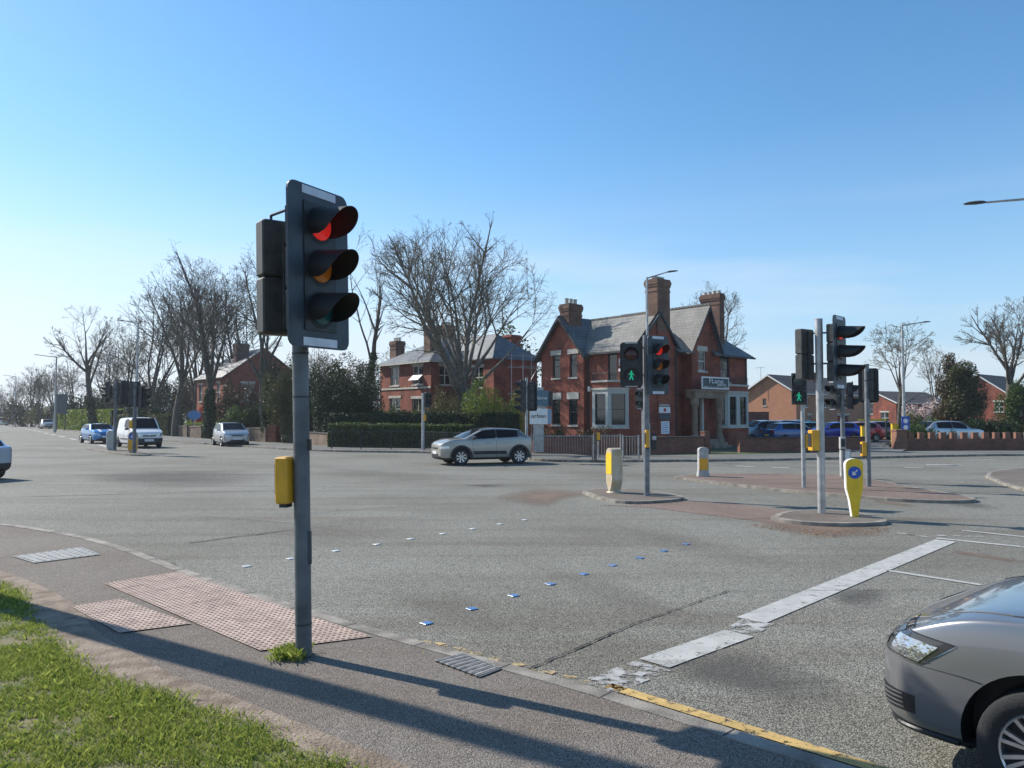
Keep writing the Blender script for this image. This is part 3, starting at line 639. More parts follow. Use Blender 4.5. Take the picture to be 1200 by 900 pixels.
# dark post with two heads back to back
p = at_px(988.5,561,.07); t = thing('traffic_signal', 'dark signal post with small hooded heads on both sides behind the yellow bollard', 'traffic signal', p)
pole(t, HZ(441,p[1])-p[2], .062); z_ = HZ(448,p[1])-p[2]
head(t, z_, R(-160), (-.28,0), ['lens_off','lens_off'], .4, board=(.4,.86), hood=.2, wbox=.3, ped=True); head(t, z_, R(-22), (.3,0), ['lens_off','lens_off'], .4, board=(.4,.86), hood=.2, wbox=.3, ped=True)
bracket(t, z_-.2, -.28, 0); bracket(t, z_-.2, .3, 0)
button(t, HZ(519,p[1])-p[2], R(-90), (-.06,-.1), 'greyp', w_=.16, h_=.36, d=.12)
# right hand grey post with board seen from behind
p = at_px(1018,570,.07); t = thing('traffic_signal', 'rightmost signal of the right group, its dark head turned away', 'traffic signal', p)
pole(t, HZ(427,p[1])-p[2], .065); z_ = HZ(433,p[1])-p[2]
head(t, z_, R(62), (.1,.12), ['lens_red','lens_amber','lens_green'], .28, board=(.5,.92), hood=.22, wbox=.26, rl=.09)
bracket(t, z_-.3, .1, .12); button(t, HZ(526,p[1])-p[2], R(180), (-.13,-.02), w_=.14, h_=.38, d=.12)
# far right-corner pedestrian signal on house pavement
p = (*AT(753.5,33.5), .1); t = thing('traffic_signal', 'thin far pedestrian signal on the house pavement seen left of the island signal', 'traffic signal', p)
pole(t, HZ(450,33.5)-.1, .06, 'galv'); head(t, HZ(456,33.5)-.1, R(-130), (-.16,-.06), ['lens_off','lens_off'], .42, board=(.4,.9), hood=.16, wbox=.3, ped=True)
# 617 signal
p = (*AT(617,32.2), .1); t = thing('traffic_signal', 'signal with white edged hoods facing left behind the grey beige hatchback', 'traffic signal', p)
pole(t, HZ(443,32.2)-.1, .06, 'galv'); head(t, HZ(443,32.2)-.2, R(-172), (-.24,-.06), ['lens_off','lens_off','lens_off','lens_off'], .33, board=(.3,1.36), hood=.26, wbox=.26); head(t, HZ(447,32.2)-.2, R(60), (.22,.06), L3, .36, board=(.5,1.2), hood=.2, wbox=.3)
bracket(t, HZ(455,32.2)-.1, -.24, -.06); bracket(t, HZ(455,32.2)-.1, .22, .06)
# 496 signal
p = (*AT(496,41.5), .1); t = thing('traffic_signal', 'slim signal pole with small dark head standing by the clipped hedge', 'traffic signal', p)
pole(t, HZ(461,41.5)-.1, .085, 'galv'); head(t, HZ(460,41.5)-.1, R(-35), (.26,0), ['lens_off','lens_off'], .4, board=(.42,.84), hood=.18, wbox=.3, ped=True); button(t, HZ(489.5,41.5)-.1, 0, (.1,-.06), w_=.14, h_=.34, d=.14); bracket(t, 3.0, .26, 0)
# post with push button at the rail
p = (*AT(697,32.0), .1); t = thing('push_button_post', 'short grey crossing post with yellow box in the gap of the pedestrian railings', 'crossing post', p)
pole(t, 1.12, .075, 'rust'); button(t, .98, 0, (.14,-.02), w_=.12, h_=.3, d=.14)
# two median signals on the left
for px, py, top, lab, yw, of2 in ((134.5,528,447,'left of the two dark signals on the median by the white van',R(185),-.45), (157,531,448,'right of the two dark median signals, in front of the white van',R(-5),.42)):
    p = at_px(px, py, .08); D_ = p[1]; t = thing('traffic_signal', lab, 'traffic signal', p); pole(t, HZ(top,D_)-.08, .085, 'steeldk')
    head(t, HZ(top,D_)-.1, R(115 if of2 > 0 else 75), (-.2 if of2 > 0 else .18,.14), L3, .38, board=(.72,1.28), hood=.25, wbox=.34)
    head(t, HZ(top+4,D_)-.1, yw, (of2,0), ['lens_off','lens_off','lens_off'] if of2 > 0 else ['lens_off','lens_off'], .36, board=(.4,1.1), hood=.34, wbox=.34); bracket(t, HZ(top+6,D_)-.1, of2, 0)
    if of2 > 0: button(t, HZ(497,D_)-.08, R(180), (-.12,-.1), w_=.16, h_=.36, d=.14)
I5 = [G(100,527),G(120,525),G(150,529),G(175,532),G(178,534.5),G(150,534.5),G(120,530)]; island(I5, h=.08)

# ------------------------------------------------------------------ bollards
def slab_outline(prof):
    """prof: half widths over z, returns yz outline"""
    return [(w_, z) for w_, z in prof]+[(-w_, z) for w_, z in prof[::-1]]
def bollard(label, p, yaw, prof, depth, m, group=None):
    t = thing('keep_left_bollard', label, 'traffic bollard', p, yaw, group); b = MB(); O = slab_outline(prof); n = len(O); d = depth/2; k = .82
    V = [(-d,y*k,z) for y, z in O]+[(-d*.6,y,z) for y, z in O]+[(d*.6,y,z) for y, z in O]+[(d,y*k,z) for y, z in O]
    b.add(V, [tuple(range(n-1,-1,-1)), tuple(range(3*n,4*n))]+[(r_*n+i, r_*n+(i+1)%n, (r_+1)*n+(i+1)%n, (r_+1)*n+i) for r_ in range(3) for i in range(n)]); b.build('body', M[m], t, smooth=True); return t
round_top = [(.17*math.sin(a)**.6 if a > 0 else 0.001, .93+.13*math.cos(a)) for a in [R(x) for x in (90,70,50,30,12,0)]]
profA = [(.05,.06),(.08,.1),(.16,.24),(.175,.35),(.175,.8)]+[(.175*math.sin(R(x))+.0005, .95+.14*math.cos(R(x))) for x in (90,70,50,30,10)]
p = at_px(720,577,IZ); t = bollard('cream and brown weathered bollard with a yellow edge on the small island', p, R(-165), profA, .3, 'cream')
b = MB(); plate_x(b, .152, .158, [(-.135,.45),(.135,.45),(.14,.9),(.1,.98),(-.1,.98),(-.14,.9)]); b.build('yellow_face', M['ybol'], t)
b = MB(); b.lathe([(.2,0),(.19,.02),(.06,.075)], 16); b.build('foot', M['cream'], t)
t.rotation_euler = (0,0,R(-158)); 
profB = [(.2,0),(.19,.05),(.165,.2),(.16,.75)]+[(.16*math.sin(R(x))+.0005, .83+.07*math.cos(R(x))) for x in (90,60,30,8)]
p = at_px(824,558,.07); t = bollard('grey bollard with dull yellow lower panel at the left tip of the triangular island', p, R(-95), profB, .24, 'greyp')
b = MB(); plate_x(b, .122, .128, [(-.13,.2),(.13,.2),(.13,.56),(-.13,.56)]); b.build('yellow_face', M['ybox'], t)
profC = [(.06,0),(.07,.08),(.1,.3),(.155,.52),(.165,.9)]+[(.165*math.sin(R(x))+.0005, .98+.1*math.cos(R(x))) for x in (90,70,50,30,10)]
p = at_px(1001,605,IZ); t = bollard('white edged yellow bollard with blue arrow disc at the right end of the second island', p, R(-97), profC, .13, 'signwhite')
b = MB(); plate_x(b, .067, .073, [(y*.93, z) for y, z in slab_outline(profC)]); b.build('yellow_face', M['ybol'], t)
b = MB(); b.M = Matrix.Translation((.074,0,.82)); b.lathe([(.115,0),(.115,.006)], 28, 'x'); ds = b.build('arrow_disc', M['blue'], t)
def arrow(parent, x, z, s_, yaw0=0):
    b = MB(); q = lambda y, zz: ((y*math.cos(R(135))-zz*math.sin(R(135)))*s_, z+(y*math.sin(R(135))+zz*math.cos(R(135)))*s_)
    plate_x(b, x, x+.004, [q(*c) for c in ((-.1,-.75),(.1,-.75),(.1,.1),(-.1,.1))]); plate_x(b, x+.0045, x+.008, [q(*c) for c in ((0,.75),(-.45,.12),(-.25,-.02),(0,.3),(.25,-.02),(.45,.12))]); b.build('white_arrow', M['signwhite'], parent)
arrow(ds, .082, .82, .095)
p = at_px(991,558,.07); t = bollard('grey white bollard seen from behind standing next to the dark signal post', p, R(85), [(.15,0),(.16,.5),(.155,.8)]+[(.155*math.sin(R(x))+.0005, .8+.05*math.cos(R(x))) for x in (70,40,10)], .2, 'greyp')
b = MB(); plate_x(b, -.108, -.102, [(-.11,.06),(.11,.06),(.1,.78),(-.1,.78)]); b.build('back_panel', M['signwhite'], t)
profD = [(.14,0),(.2,.1),(.235,.35),(.235,.85),(.2,1.0),(.12,1.06)]
p = at_px(155.5,530.5,.08); t = bollard('amber bollard with blue arrow disc in front of the white van', p, R(-70), profD, .2, 'cream')
b = MB(); plate_x(b, .102, .108, [(-.2,.15),(.2,.15),(.22,.65),(-.22,.65)]); b.build('amber_face', M['ybox'], t)
b = MB(); b.M = Matrix.Translation((.105,0,.84)); b.lathe([(.18,0),(.18,.006)], 24, 'x'); ds = b.build('arrow_disc', M['blue'], t); arrow(ds, .112, .84, .16)
p = at_px(130,527.5,.08); bollard('plain grey back of a bollard between the blue car and the white van', p, R(100), profD, .2, 'greyp')

# ------------------------------------------------------------------ street lamps
def lamp(label, p, h, arm, yaw, r_=.09, rise=.35, hl=.6, group='street lamps along the roads'):
    t = thing('street_lamp', label, 'street lamp', p, yaw, group); b = MB(); b.tube((0,0,0),(0,0,1.5),r_*1.25,r_*1.2,14); b.tube((0,0,1.5),(0,0,h),r_*.85,r_*.55,14); b.build('column', M['galv'], t, smooth=True)
    b = MB(); b.tube((0,0,h-.05),(arm,0,h+rise),r_*.42,r_*.3,8); b.build('arm', M['galv'], t, smooth=True)
    b = MB(); V = []; ang = math.atan2(rise, arm)*.6
    for k, (x, hw, hh) in enumerate(((0,.03,.03),(.06,.07,.05),(hl*.35,.13,.06),(hl*.8,.12,.045),(hl,.03,.015))):
        for i in range(10): a = 2*math.pi*i/10; V.append((arm+x*math.cos(ang), hw*math.cos(a), h+rise+x*math.sin(ang)+hh*math.sin(a)*(1 if math.sin(a) > 0 else .5)))
    b.add(V, [(k*10+i, k*10+(i+1)%10, k*10+10+(i+1)%10, k*10+10+i) for k in range(4) for i in range(10)]+[tuple(range(9,-1,-1)), tuple(range(40,50))]); b.build('lantern', M['casing'], t, smooth=True); return t
lamp('street lamp column rising behind the island signal in front of the tall chimney', (*AT(759,35.2),.1), HZ(324,35.2)-.1, 1.05, R(20), .085, .3, .62)
lamp('street lamp standing at the pier of the crenellated brick wall on the right', (*AT(1059,43.2),.1), HZ(380,43.2)-.1, 1.25, R(8), .1, .15, .5)
D_ = 20.5; xl = AT(1137,D_)[0]; lamp('street lamp whose lantern reaches in at the upper right edge of the picture', (xl+2.3, D_, .1), HZ(226,D_)-.1, 1.75, R(180), .09, -.2, .6)
lamp('street lamp among the bare trees left of the near signal', (*AT(160,56),.1), HZ(378,56)-.1, 1.0, R(180), .11, .15, .5)
lamp('distant street lamp over the far silver car', (*AT(65,84),.1), HZ(418,84)-.1, 2.0, R(178), .13, .2, .6)
lamp('smallest and farthest street lamp at the left end of the road', (*AT(18,150),.1), HZ(441,150)-.1, 2.0, R(178), .15, .2, .7)
# sign plates on right lamp
t = thing('cycle_sign', 'small blue and white sign strapped to the lamp column on the right', 'road sign', (*AT(1060.5,43.0), 0)); b = MB(); b.box(-.22,.22,-.02,.0,HZ(504,43),HZ(488,43)); b.build('plate', M['blue'], t)
for z0, z1, y in ((496.5,490,-.022),(503,498.5,-.022)):
    b = MB(); b.lathe([(.13,0),(.13,.004)],16,'y',(0,-.026,(HZ(z0,43)+HZ(z1,43))/2)); b.build('symbol', M['signwhite'], t)
b = MB(); b.box(-.03,.03,0,.03,HZ(504,43)+.02,HZ(488,43)-.02); b.build('clip', M['galv'], t)

# ------------------------------------------------------------------ pedestrian railings
def railing(label, a, b_, m, h=1.02, z=.095, bay=2.0, step=.115, group='pedestrian guard railings'):
    a, b_ = Vector(a), Vector(b_); l = (b_-a).length; ang = math.atan2(b_.y-a.y, b_.x-a.x); t = thing('guard_railing', label, 'guard railing', (a.x, a.y, z), ang, group)
    n = max(1, round(l/bay)); w_ = l/n
    for i in range(n):
        mb = MB(); x0 = i*w_+.035; x1 = (i+1)*w_-.035
        for zz in (.15, h-.03): mb.box(x0, x1, -.018, .018, zz-.016, zz+.016)
        k = int((x1-x0)/step)
        for j in range(1, k): x = x0+(x1-x0)*j/k; mb.box(x-.008, x+.008, -.008, .008, .166, h-.046)
        mb.build('railing_panel', M[m], t)
    for i in range(n+1):
        mb = MB(); mb.box(i*w_-.028, i*w_+.028, -.028, .028, 0, h+.03); mb.build('post', M[m], t)
    return t
railing('long dark railing in front of the clipped hedge left of the slim signal', AT(389,43.2), AT(494,42.6), 'iron', 1.0, bay=2.0)
railing('short dark railing in front of the hedge behind the grey beige hatchback', AT(498,42.2), AT(552,39.5), 'iron', 1.0)
railing('grey railing left of the crossing post in front of the brick garden wall', AT(622,33.0), AT(694,32.4), 'rail', 1.02)
railing('grey railing right of the crossing post below the cream bay window', AT(701,33.6), AT(727,33.9), 'rail', 1.02, bay=1.0)
railing('single pale hoop shaped railing panel at the right end of the row', AT(730,32.8), AT(748,32.9), 'rail', 1.0, bay=.7)

# ------------------------------------------------------------------ cars
def lerp_tab(tab, x):
    if x <= tab[0][0]: return tab[0][1]
    for (a, va), (b, vb) in zip(tab, tab[1:]):
        if x <= b: return va+(vb-va)*(x-a)/(b-a)
    return tab[-1][1]
def eval_mesh(o):
    dg = bpy.context.evaluated_depsgraph_get(); dg.update(); me = bpy.data.meshes.new_from_object(o.evaluated_get(dg)); bpy.data.objects.remove(o); return me
def split_mats(me, groups, mats, parent):
    """groups: list of (name, set of material indices)"""
    res = []
    for name, ids, sd_ in groups:
        bm = bmesh.new(); bm.from_mesh(me); bmesh.ops.delete(bm, geom=[f for f in bm.faces if f.material_index not in ids or (sd_ and f.calc_center_median().y*sd_ < 0)], context='FACES')
        if not bm.faces: bm.free(); continue
        for f in bm.faces: f.smooth = True
        m2 = bpy.data.meshes.new(name)
        for m in mats: m2.materials.append(m)
        bm.to_mesh(m2); bm.free()
        m2.set_sharp_from_angle(angle=R(42))
        o = bpy.data.objects.new(name, m2); col.objects.link(o); o.parent = parent; res.append(o)
    return res
def make_wheel(parent, x, y, r_, wd, side, spokes=5, rimm='rim', fine=1, rr=.68):
    """wheel > tyre, rim ; side=+1 means the outer face looks to +y"""
    t = bpy.data.objects.new('wheel', None); col.objects.link(t); t.parent = parent; t.location = (x, y, r_); n = 40 if fine > 1 else 24; h = wd/2*side
    b = MB(); b.lathe([(r_*rr,-h),(r_*.92,-h),(r_,-h*.8),(r_,h*.8),(r_*.985,h*.95),(r_*.93,h*1.06),(r_*.8,h*1.08),(r_*rr,h*.92),(r_*rr*.98,h*.6)], n, 'y', cap=False)
    if fine > 1:
        for k in range(4):
            yy = (-.6+.4*k)*h; b.lathe([(r_*1.003,yy-.018),(r_*1.003,yy+.018)], n, 'y', cap=False)
    b.build('tyre', M['tyre'], t, smooth=True)
    b = MB(); R_ = r_*rr; b.lathe([(R_*1.0,h*.9),(R_*.97,h*.98),(R_*.93,h*.9),(R_*.93,h*.2),(R_*.93,-h)], n, 'y', m=0, cap=False)
    b.lathe([(R_*.93,h*.1),(.02,h*.1)], n, 'y', m=1, cap=False)
    for k in range(spokes):
        a = 2*math.pi*k/spokes+.3
        for (da, w0, w1) in (((-.13, .011, .016),(.13, .011, .016)) if fine > 1 else ((0, .028, .045),)):
            p0 = Vector((math.cos(a), 0, math.sin(a)))*R_*.12; p1 = Vector((math.cos(a+da), 0, math.sin(a+da)))*R_*.95; u = Vector((-math.sin(a),0,math.cos(a))); f_ = R_/.2
            V = [p0-u*w0*f_*.6, p0+u*w0*f_*.6, p1+u*w1*f_*.6, p1-u*w1*f_*.6]; V = [(v.x, h*.86 if i < 2 else h*.95, v.z) for i, v in enumerate(V)]+[(v.x, h*.55, v.z) for v in V]
            b.add(V, [(0,1,2,3),(0,4,5,1),(1,5,6,2),(2,6,7,3),(3,7,4,0)], 0)
    b.lathe([(R_*.26,h*.5),(R_*.26,h*.85),(R_*.18,h*.98),(.005,h*1.0)], 20, 'y', m=0)
    b.build('rim', [M[rimm], M['rimdark']], t, smooth=True); return t
class Car:
    def __init__(s, label, cat, p, ang, paintm, L=4.0, W=1.7, H=1.46, front=.82, wb=2.47, hood0=.68, cowl=.95, ws0=1.02, ws1=1.75, belt=.94, beltr=1.0, roof_end=.62, rear_z=1.0, rear_x=.12, wr=.3, group=None,
                 name='parked_car', fine=1, nose=None, tumb=.2, roofm=None, arch_trim=None, van=False, quarter=.0, roofdrop=.06, spokes=5, rimm='rim', archgap=.055, clear=.2, tail_w=.84, pil=(1.5,)):
        s.L, s.W, s.H = L, W, H; t = s.t = thing(name, label, cat, p, ang, group); w2 = W/2
        nose = nose or [(0,.66),(.05,.8),(.14,.9),(.35,.965),(.8,1)]
        wt = nose+[(L*.5,1),(L-.8,.985),(L-.3,.94),(L-.08,.89),(L,tail_w)]
        rw1 = L-roof_end; rw0 = L-rear_x
        beltt = [(0,hood0-.13),(.04,hood0-.05),(.14,hood0),(.45,(hood0+cowl)/2+.03),(ws0,cowl-.03),(ws1,belt),(L-.5,beltr),(L-.05,rear_z),(L,rear_z-.06)]
        cent = [(0,hood0-.1),(.04,hood0),(.14,hood0+.05),(.45,(hood0+cowl)/2+.075),(ws0-.02,cowl+.02),(ws1,H-.045),(ws1+.5,H),(rw1-.5,H-.01),(rw1,H-roofdrop),(rw0,rear_z+.02),(L,rear_z-.03)]
        bott = [(0,clear+.12),(.05,clear),(.3,clear-.02),(L-.3,clear-.02),(L-.05,clear+.05),(L,clear+.16)]
        xs = sorted(set([0,.04,.14,.3,.5,.75,ws0-.1,ws0,ws0+(ws1-ws0)*.5,ws1,ws1+.12]+[q+ws1 for q in ()]+[rw1-.1,rw1,(rw1+rw0)/2,rw0,L-.04 if rear_x > .06 else L-.02,L]))
        pills = [q for q in pil if ws1+.2 < q+.0 < rw1-.2]
        for q in pills: xs += [q-.035, q+.035]
        xs.append(rw1-.35) if rw1-.35 > (pills[-1]+.1 if pills else 0) else None
        xs = sorted(set(round(q,3) for q in xs)); V = []; nr = 10
        for x in xs:
            w_ = w2*lerp_tab(wt, x); zb, zl, zc = lerp_tab(bott,x), lerp_tab(beltt,x), lerp_tab(cent,x); cabin = ws0 < x < rw0+.001 and zc > zl+.1
            up = max(0, min(1, (zc-zl-.05)/(H-belt)))
            wbelt = w_*(.955 if x > .1 else .93); wg = wbelt-.02; wroof = wg*(1-tumb*up) if up > 0 else wbelt*.86
            hz = zc-zl
            P = [(0,zb),(w_*.82,zb),(w_*.965,zb+.07),(w_,zb+(zl-zb)*.42),(w_*.99,zb+(zl-zb)*.78),(wbelt,zl),(wg,zl+.012+hz*.06),(wroof,zc-(.075 if up > 0 else hz*.45)),(wroof-.09,zc-(.022 if up > 0 else hz*.2)),(0,zc)]
            V += [(-x, yy, z) for yy, z in P]+[(-x, -yy, z) for yy, z in P[1:-1]]
        nV = 18; ring = lambda i: [i*nV+k for k in range(10)]+[i*nV+10+k for k in range(7,-1,-1)]
        F = []; mi = []
        def segmat(x0, x1, k):
            xm = (x0+x1)/2; k = k if k <= 8 else 17-k
            if k <= 1: return 4
            if van and xm > ws1+.75: return 0
            if k == 8:
                if ws0-.001 <= x0 and x1 <= ws1+.001: return 1
                if rw1-.001 <= x0 and x1 <= rw0+.001: return 3
                if roofm and ws1 < xm < rw1: return 5
            if k == 7 and roofm and ws1 < xm < rw1: return 5
            if k == 6:
                if ws0+(ws1-ws0)*.35 < xm < rw1-.05:
                    if any(abs(xm-q) < .03 for q in pills): return 4
                    if xm > rw1-.2-quarter and not quarter < 0: return 5 if roofm else 0
                    return 2
                if roofm and xm > ws1: return 5
            return 0
        for i in range(len(xs)-1):
            a, b_ = ring(i), ring(i+1)
            for k in range(18): F.append((a[k], b_[k], b_[(k+1)%18], a[(k+1)%18])); mi.append(segmat(xs[i], xs[i+1], k))
        for i, rev in ((0, True), (len(xs)-1, False)):
            base = i*nV; Lf = [base+k for k in range(10)]; Rf = [base]+[base+10+k for k in range(8)]+[base+9]
            for k in range(9):
                f = [Lf[k], Lf[k+1], Rf[k+1], Rf[k]]; f = [q for j, q in enumerate(f) if q not in f[:j]]; F.append(tuple(f if rev else f[::-1])); mi.append(0)
        me = bpy.data.meshes.new('body'); me.from_pydata(V, [], F); me.polygons.foreach_set('material_index', mi)
        ms = [paintm, M['carglass'], M['carglass'], M['carglass'], M['trim'], roofm or paintm, M['black']]
        for m in ms: me.materials.append(m)
        bm = bmesh.new(); bm.from_mesh(me); bmesh.ops.recalc_face_normals(bm, faces=bm.faces)
        cl = bm.edges.layers.float.get('crease_edge') or bm.edges.layers.float.new('crease_edge')
        for e_ in bm.edges:
            if len(e_.link_faces) == 2:
                a, b2 = [f.material_index for f in e_.link_faces]
                if (a in (1,2,3)) != (b2 in (1,2,3)): e_[cl] = .85
        cv = bm.verts.layers.float.get('crease_vert') or bm.verts.layers.float.new('crease_vert')
        for v_ in bm.verts:
            if sum(f.material_index in (1,2,3) for f in v_.link_faces) == 1: v_[cv] = .75
        bm.to_mesh(me); bm.free()
        o = bpy.data.objects.new('body', me); col.objects.link(o); md = o.modifiers.new('s','SUBSURF'); md.levels = md.render_levels = 3 if fine > 1 else 2
        axs = (-front, -front-wb); s.axs = axs
        cuts = []
        for ax in axs:
            for sd_ in (1,-1):
                b = MB(); b.lathe([(wr+archgap,min(sd_*(w2-.3),sd_*W)),(wr+archgap,max(sd_*(w2-.3),sd_*W))], 48, 'y', (ax,0,wr+.01), m=6)
                c = b.build('cut', ms); bmc = bmesh.new(); bmc.from_mesh(c.data); bmesh.ops.recalc_face_normals(bmc, faces=bmc.faces); bmc.to_mesh(c.data); bmc.free(); cuts.append(c)
                mb_ = o.modifiers.new('b','BOOLEAN'); mb_.object = c; mb_.operation = 'DIFFERENCE'; mb_.solver = 'EXACT'
        me2 = eval_mesh(o)
        for c in cuts: bpy.data.objects.remove(c)
        bm = bmesh.new(); bm.from_mesh(me2); s.bvh = BVHTree.FromBMesh(bm); bm.free()
        bits = split_mats(me2, [('body',{0,4,5,6},0),('windscreen',{1},0),('side_window',{2},1),('side_window',{2},-1),('rear_window',{3},0)], ms, t); s.body = bits[0]; s.ms = ms
        # floor between arches so one cannot look through
        for ax in axs:
            for sd_ in (1,-1): make_wheel(t, ax, sd_*(w2-.115), wr, .2, sd_, spokes, rimm, fine)
        if arch_trim:
            for ax in axs:
                for sd_ in (1,-1):
                    b = MB(); n = 24; V = []
                    for i in range(n+1):
                        a = R(-12+204*i/n)
                        xo, zo = ax+(wr+.135)*math.cos(a), wr+.01+(wr+.135)*math.sin(a); hh = s.hit((xo, sd_*3, max(zo,.3)), (0,-sd_,0)); yo = (abs(hh.y) if hh else w2)*sd_
                        yo = sd_*w2*lerp_tab(wt, -ax)*.999
                        for rr_ in (wr+.052, wr+.135): V.append((ax+rr_*math.cos(a), yo+sd_*.014, wr+.01+rr_*math.sin(a)))
                    # clean y values so both rims of the band follow the body
                    b.add(V, [(2*i,2*i+1,2*i+3,2*i+2) if sd_ < 0 else (2*i,2*i+2,2*i+3,2*i+1) for i in range(n)]); b.build('arch_trim', arch_trim, s.body)
    def hit(s, o, d):
        h = s.bvh.ray_cast(Vector(o), Vector(d).normalized()); return h[0]
    def patch(s, name, m, mode, c4, nu=8, nv=5, off=.006, parent=None, axis=(-.9,0), thick=0):
        """grid patch laid on the body; c4 = 4 corners; mode side(+/-): (x,z) ; front/rear: (y,z) ; radial: (angle deg, z) about axis"""
        V = []; c4 = [Vector((*c,0)) for c in c4]
        for j in range(nv+1):
            for i in range(nu+1):
                u, v = i/nu, j/nv; q = c4[0].lerp(c4[1],u).lerp(c4[3].lerp(c4[2],u),v)
                if mode in ('+','-'): o, d = (q.x, 3 if mode == '+' else -3, q.y), (0, -1 if mode == '+' else 1, 0)
                elif mode == 'front': o, d = (3, q.x, q.y), (-1,0,0)
                elif mode == 'rear': o, d = (-s.L-3, q.x, q.y), (1,0,0)
                elif mode == 'top': o, d = (q.x, q.y, 4), (0,0,-1)
                else: a = R(q.x); d = (-math.cos(a), -math.sin(a), 0); o = (axis[0]+3*math.cos(a), axis[1]+3*math.sin(a), q.y)
                h = s.bvh.ray_cast(Vector(o), Vector(d))
                if h[0] is None: return None
                V.append(h[0]-Vector(d)*off)
        F = [(j*(nu+1)+i, j*(nu+1)+i+1, (j+1)*(nu+1)+i+1, (j+1)*(nu+1)+i) for j in range(nv) for i in range(nu)]
        o = MB().add(V, F).build(name, m, parent or s.t, smooth=True); return o
    def seam(s, mode, pts, w_=.007, name='panel_gap', axis=(-.9,0)):
        P = []
        for a, b in zip(pts, pts[1:]):
            n = max(2, int(math.hypot(b[0]-a[0], b[1]-a[1])/(.04 if mode != 'radial' else 1.5)))
            for i in range(n): P.append((a[0]+(b[0]-a[0])*i/n, a[1]+(b[1]-a[1])*i/n))
        P.append(pts[-1]); Q = []
        for q in P:
            if mode in ('+','-'): o, d = (q[0], 3 if mode == '+' else -3, q[1]), (0, -1 if mode == '+' else 1, 0)
            elif mode == 'top': o, d = (q[0], q[1], 4), (0,0,-1)
            elif mode == 'front': o, d = (3, q[0], q[1]), (-1,0,0)
            else: a = R(q[0]); d = (-math.cos(a), -math.sin(a), 0); o = (axis[0]+3*math.cos(a), axis[1]+3*math.sin(a), q[1])
            h = s.bvh.ray_cast(Vector(o), Vector(d))
            if h[0] is not None: Q.append(h[0]-Vector(d)*.001)
        b = MB()
        for a, c in zip(Q, Q[1:]):
            if (a-c).length > 1e-4 and (a-c).length < .3: b.tube(a, c, w_/2, n=5)
        if b.v: b.build(name, M['black'], s.body)
    def mirrors(s, m, x=None, z=1.0, y=None):
        x = x or -1.25
        for sd_ in (1,-1):
            b = MB(); yy = sd_*(s.W/2+.07); b.cbox(x, yy, z, .1, .2, .13, bev=.03); b.cbox(x+.01, sd_*(s.W/2-.03), z-.04, .05, .12, .04); b.build('wing_mirror', m, s.t, smooth=True)
    def handles(s, xs, z, m):
        for x in xs:
            for sd_ in (1,-1):
                h = s.hit((x, sd_*3, z), (0,-sd_,0))
                if h: b = MB(); b.cbox(x, h.y+sd_*.012, z, .17, .025, .03, bev=.008); b.build('door_handle', m, s.body)
    def std(s, z0=.56, z1=.72, tz0=.78, tz1=.98, plate=M['plate'], rear='hatch', grille=True, a0=24, a1=48, ta=(31,45)):
        for sg in (1,-1):
            o = s.patch('headlight', M['lampclear'], 'radial', [(sg*a0,z0+.03),(sg*a1,z0+.05),(sg*(a1-2),z1),(sg*a0,z1-.04)], axis=(-1.1,0), nu=6, nv=3)
            o = s.patch('tail_light', M['lampred'], 'radial', [(180-sg*ta[0],tz0),(180-sg*ta[1],tz0),(180-sg*ta[1],tz1),(180-sg*ta[0],tz1)], axis=(-s.L+.75,0), nu=5, nv=4)
        if grille:
            s.patch('grille', M['black'], 'front', [(-.42,.3),(.42,.3),(.45,.44),(-.45,.44)], 8, 3)
            s.patch('upper_grille', M['black'], 'front', [(-.35,z0+.0),(.35,z0+.0),(.38,z0+.07),(-.38,z0+.07)], 8, 2)
        for mode, z, m in (('front',.49,M['plate']),('rear',.62,M['plateyel'])):
            o = (3,0,z) if mode == 'front' else (-s.L-3,0,z); h = s.hit(o, (-1 if mode == 'front' else 1,0,0))
            if h: b = MB(); x = h.x+(.012 if mode == 'front' else -.012); b.cbox(x, 0, z, .012, .52, .11); b.build('number_plate', m, s.t)
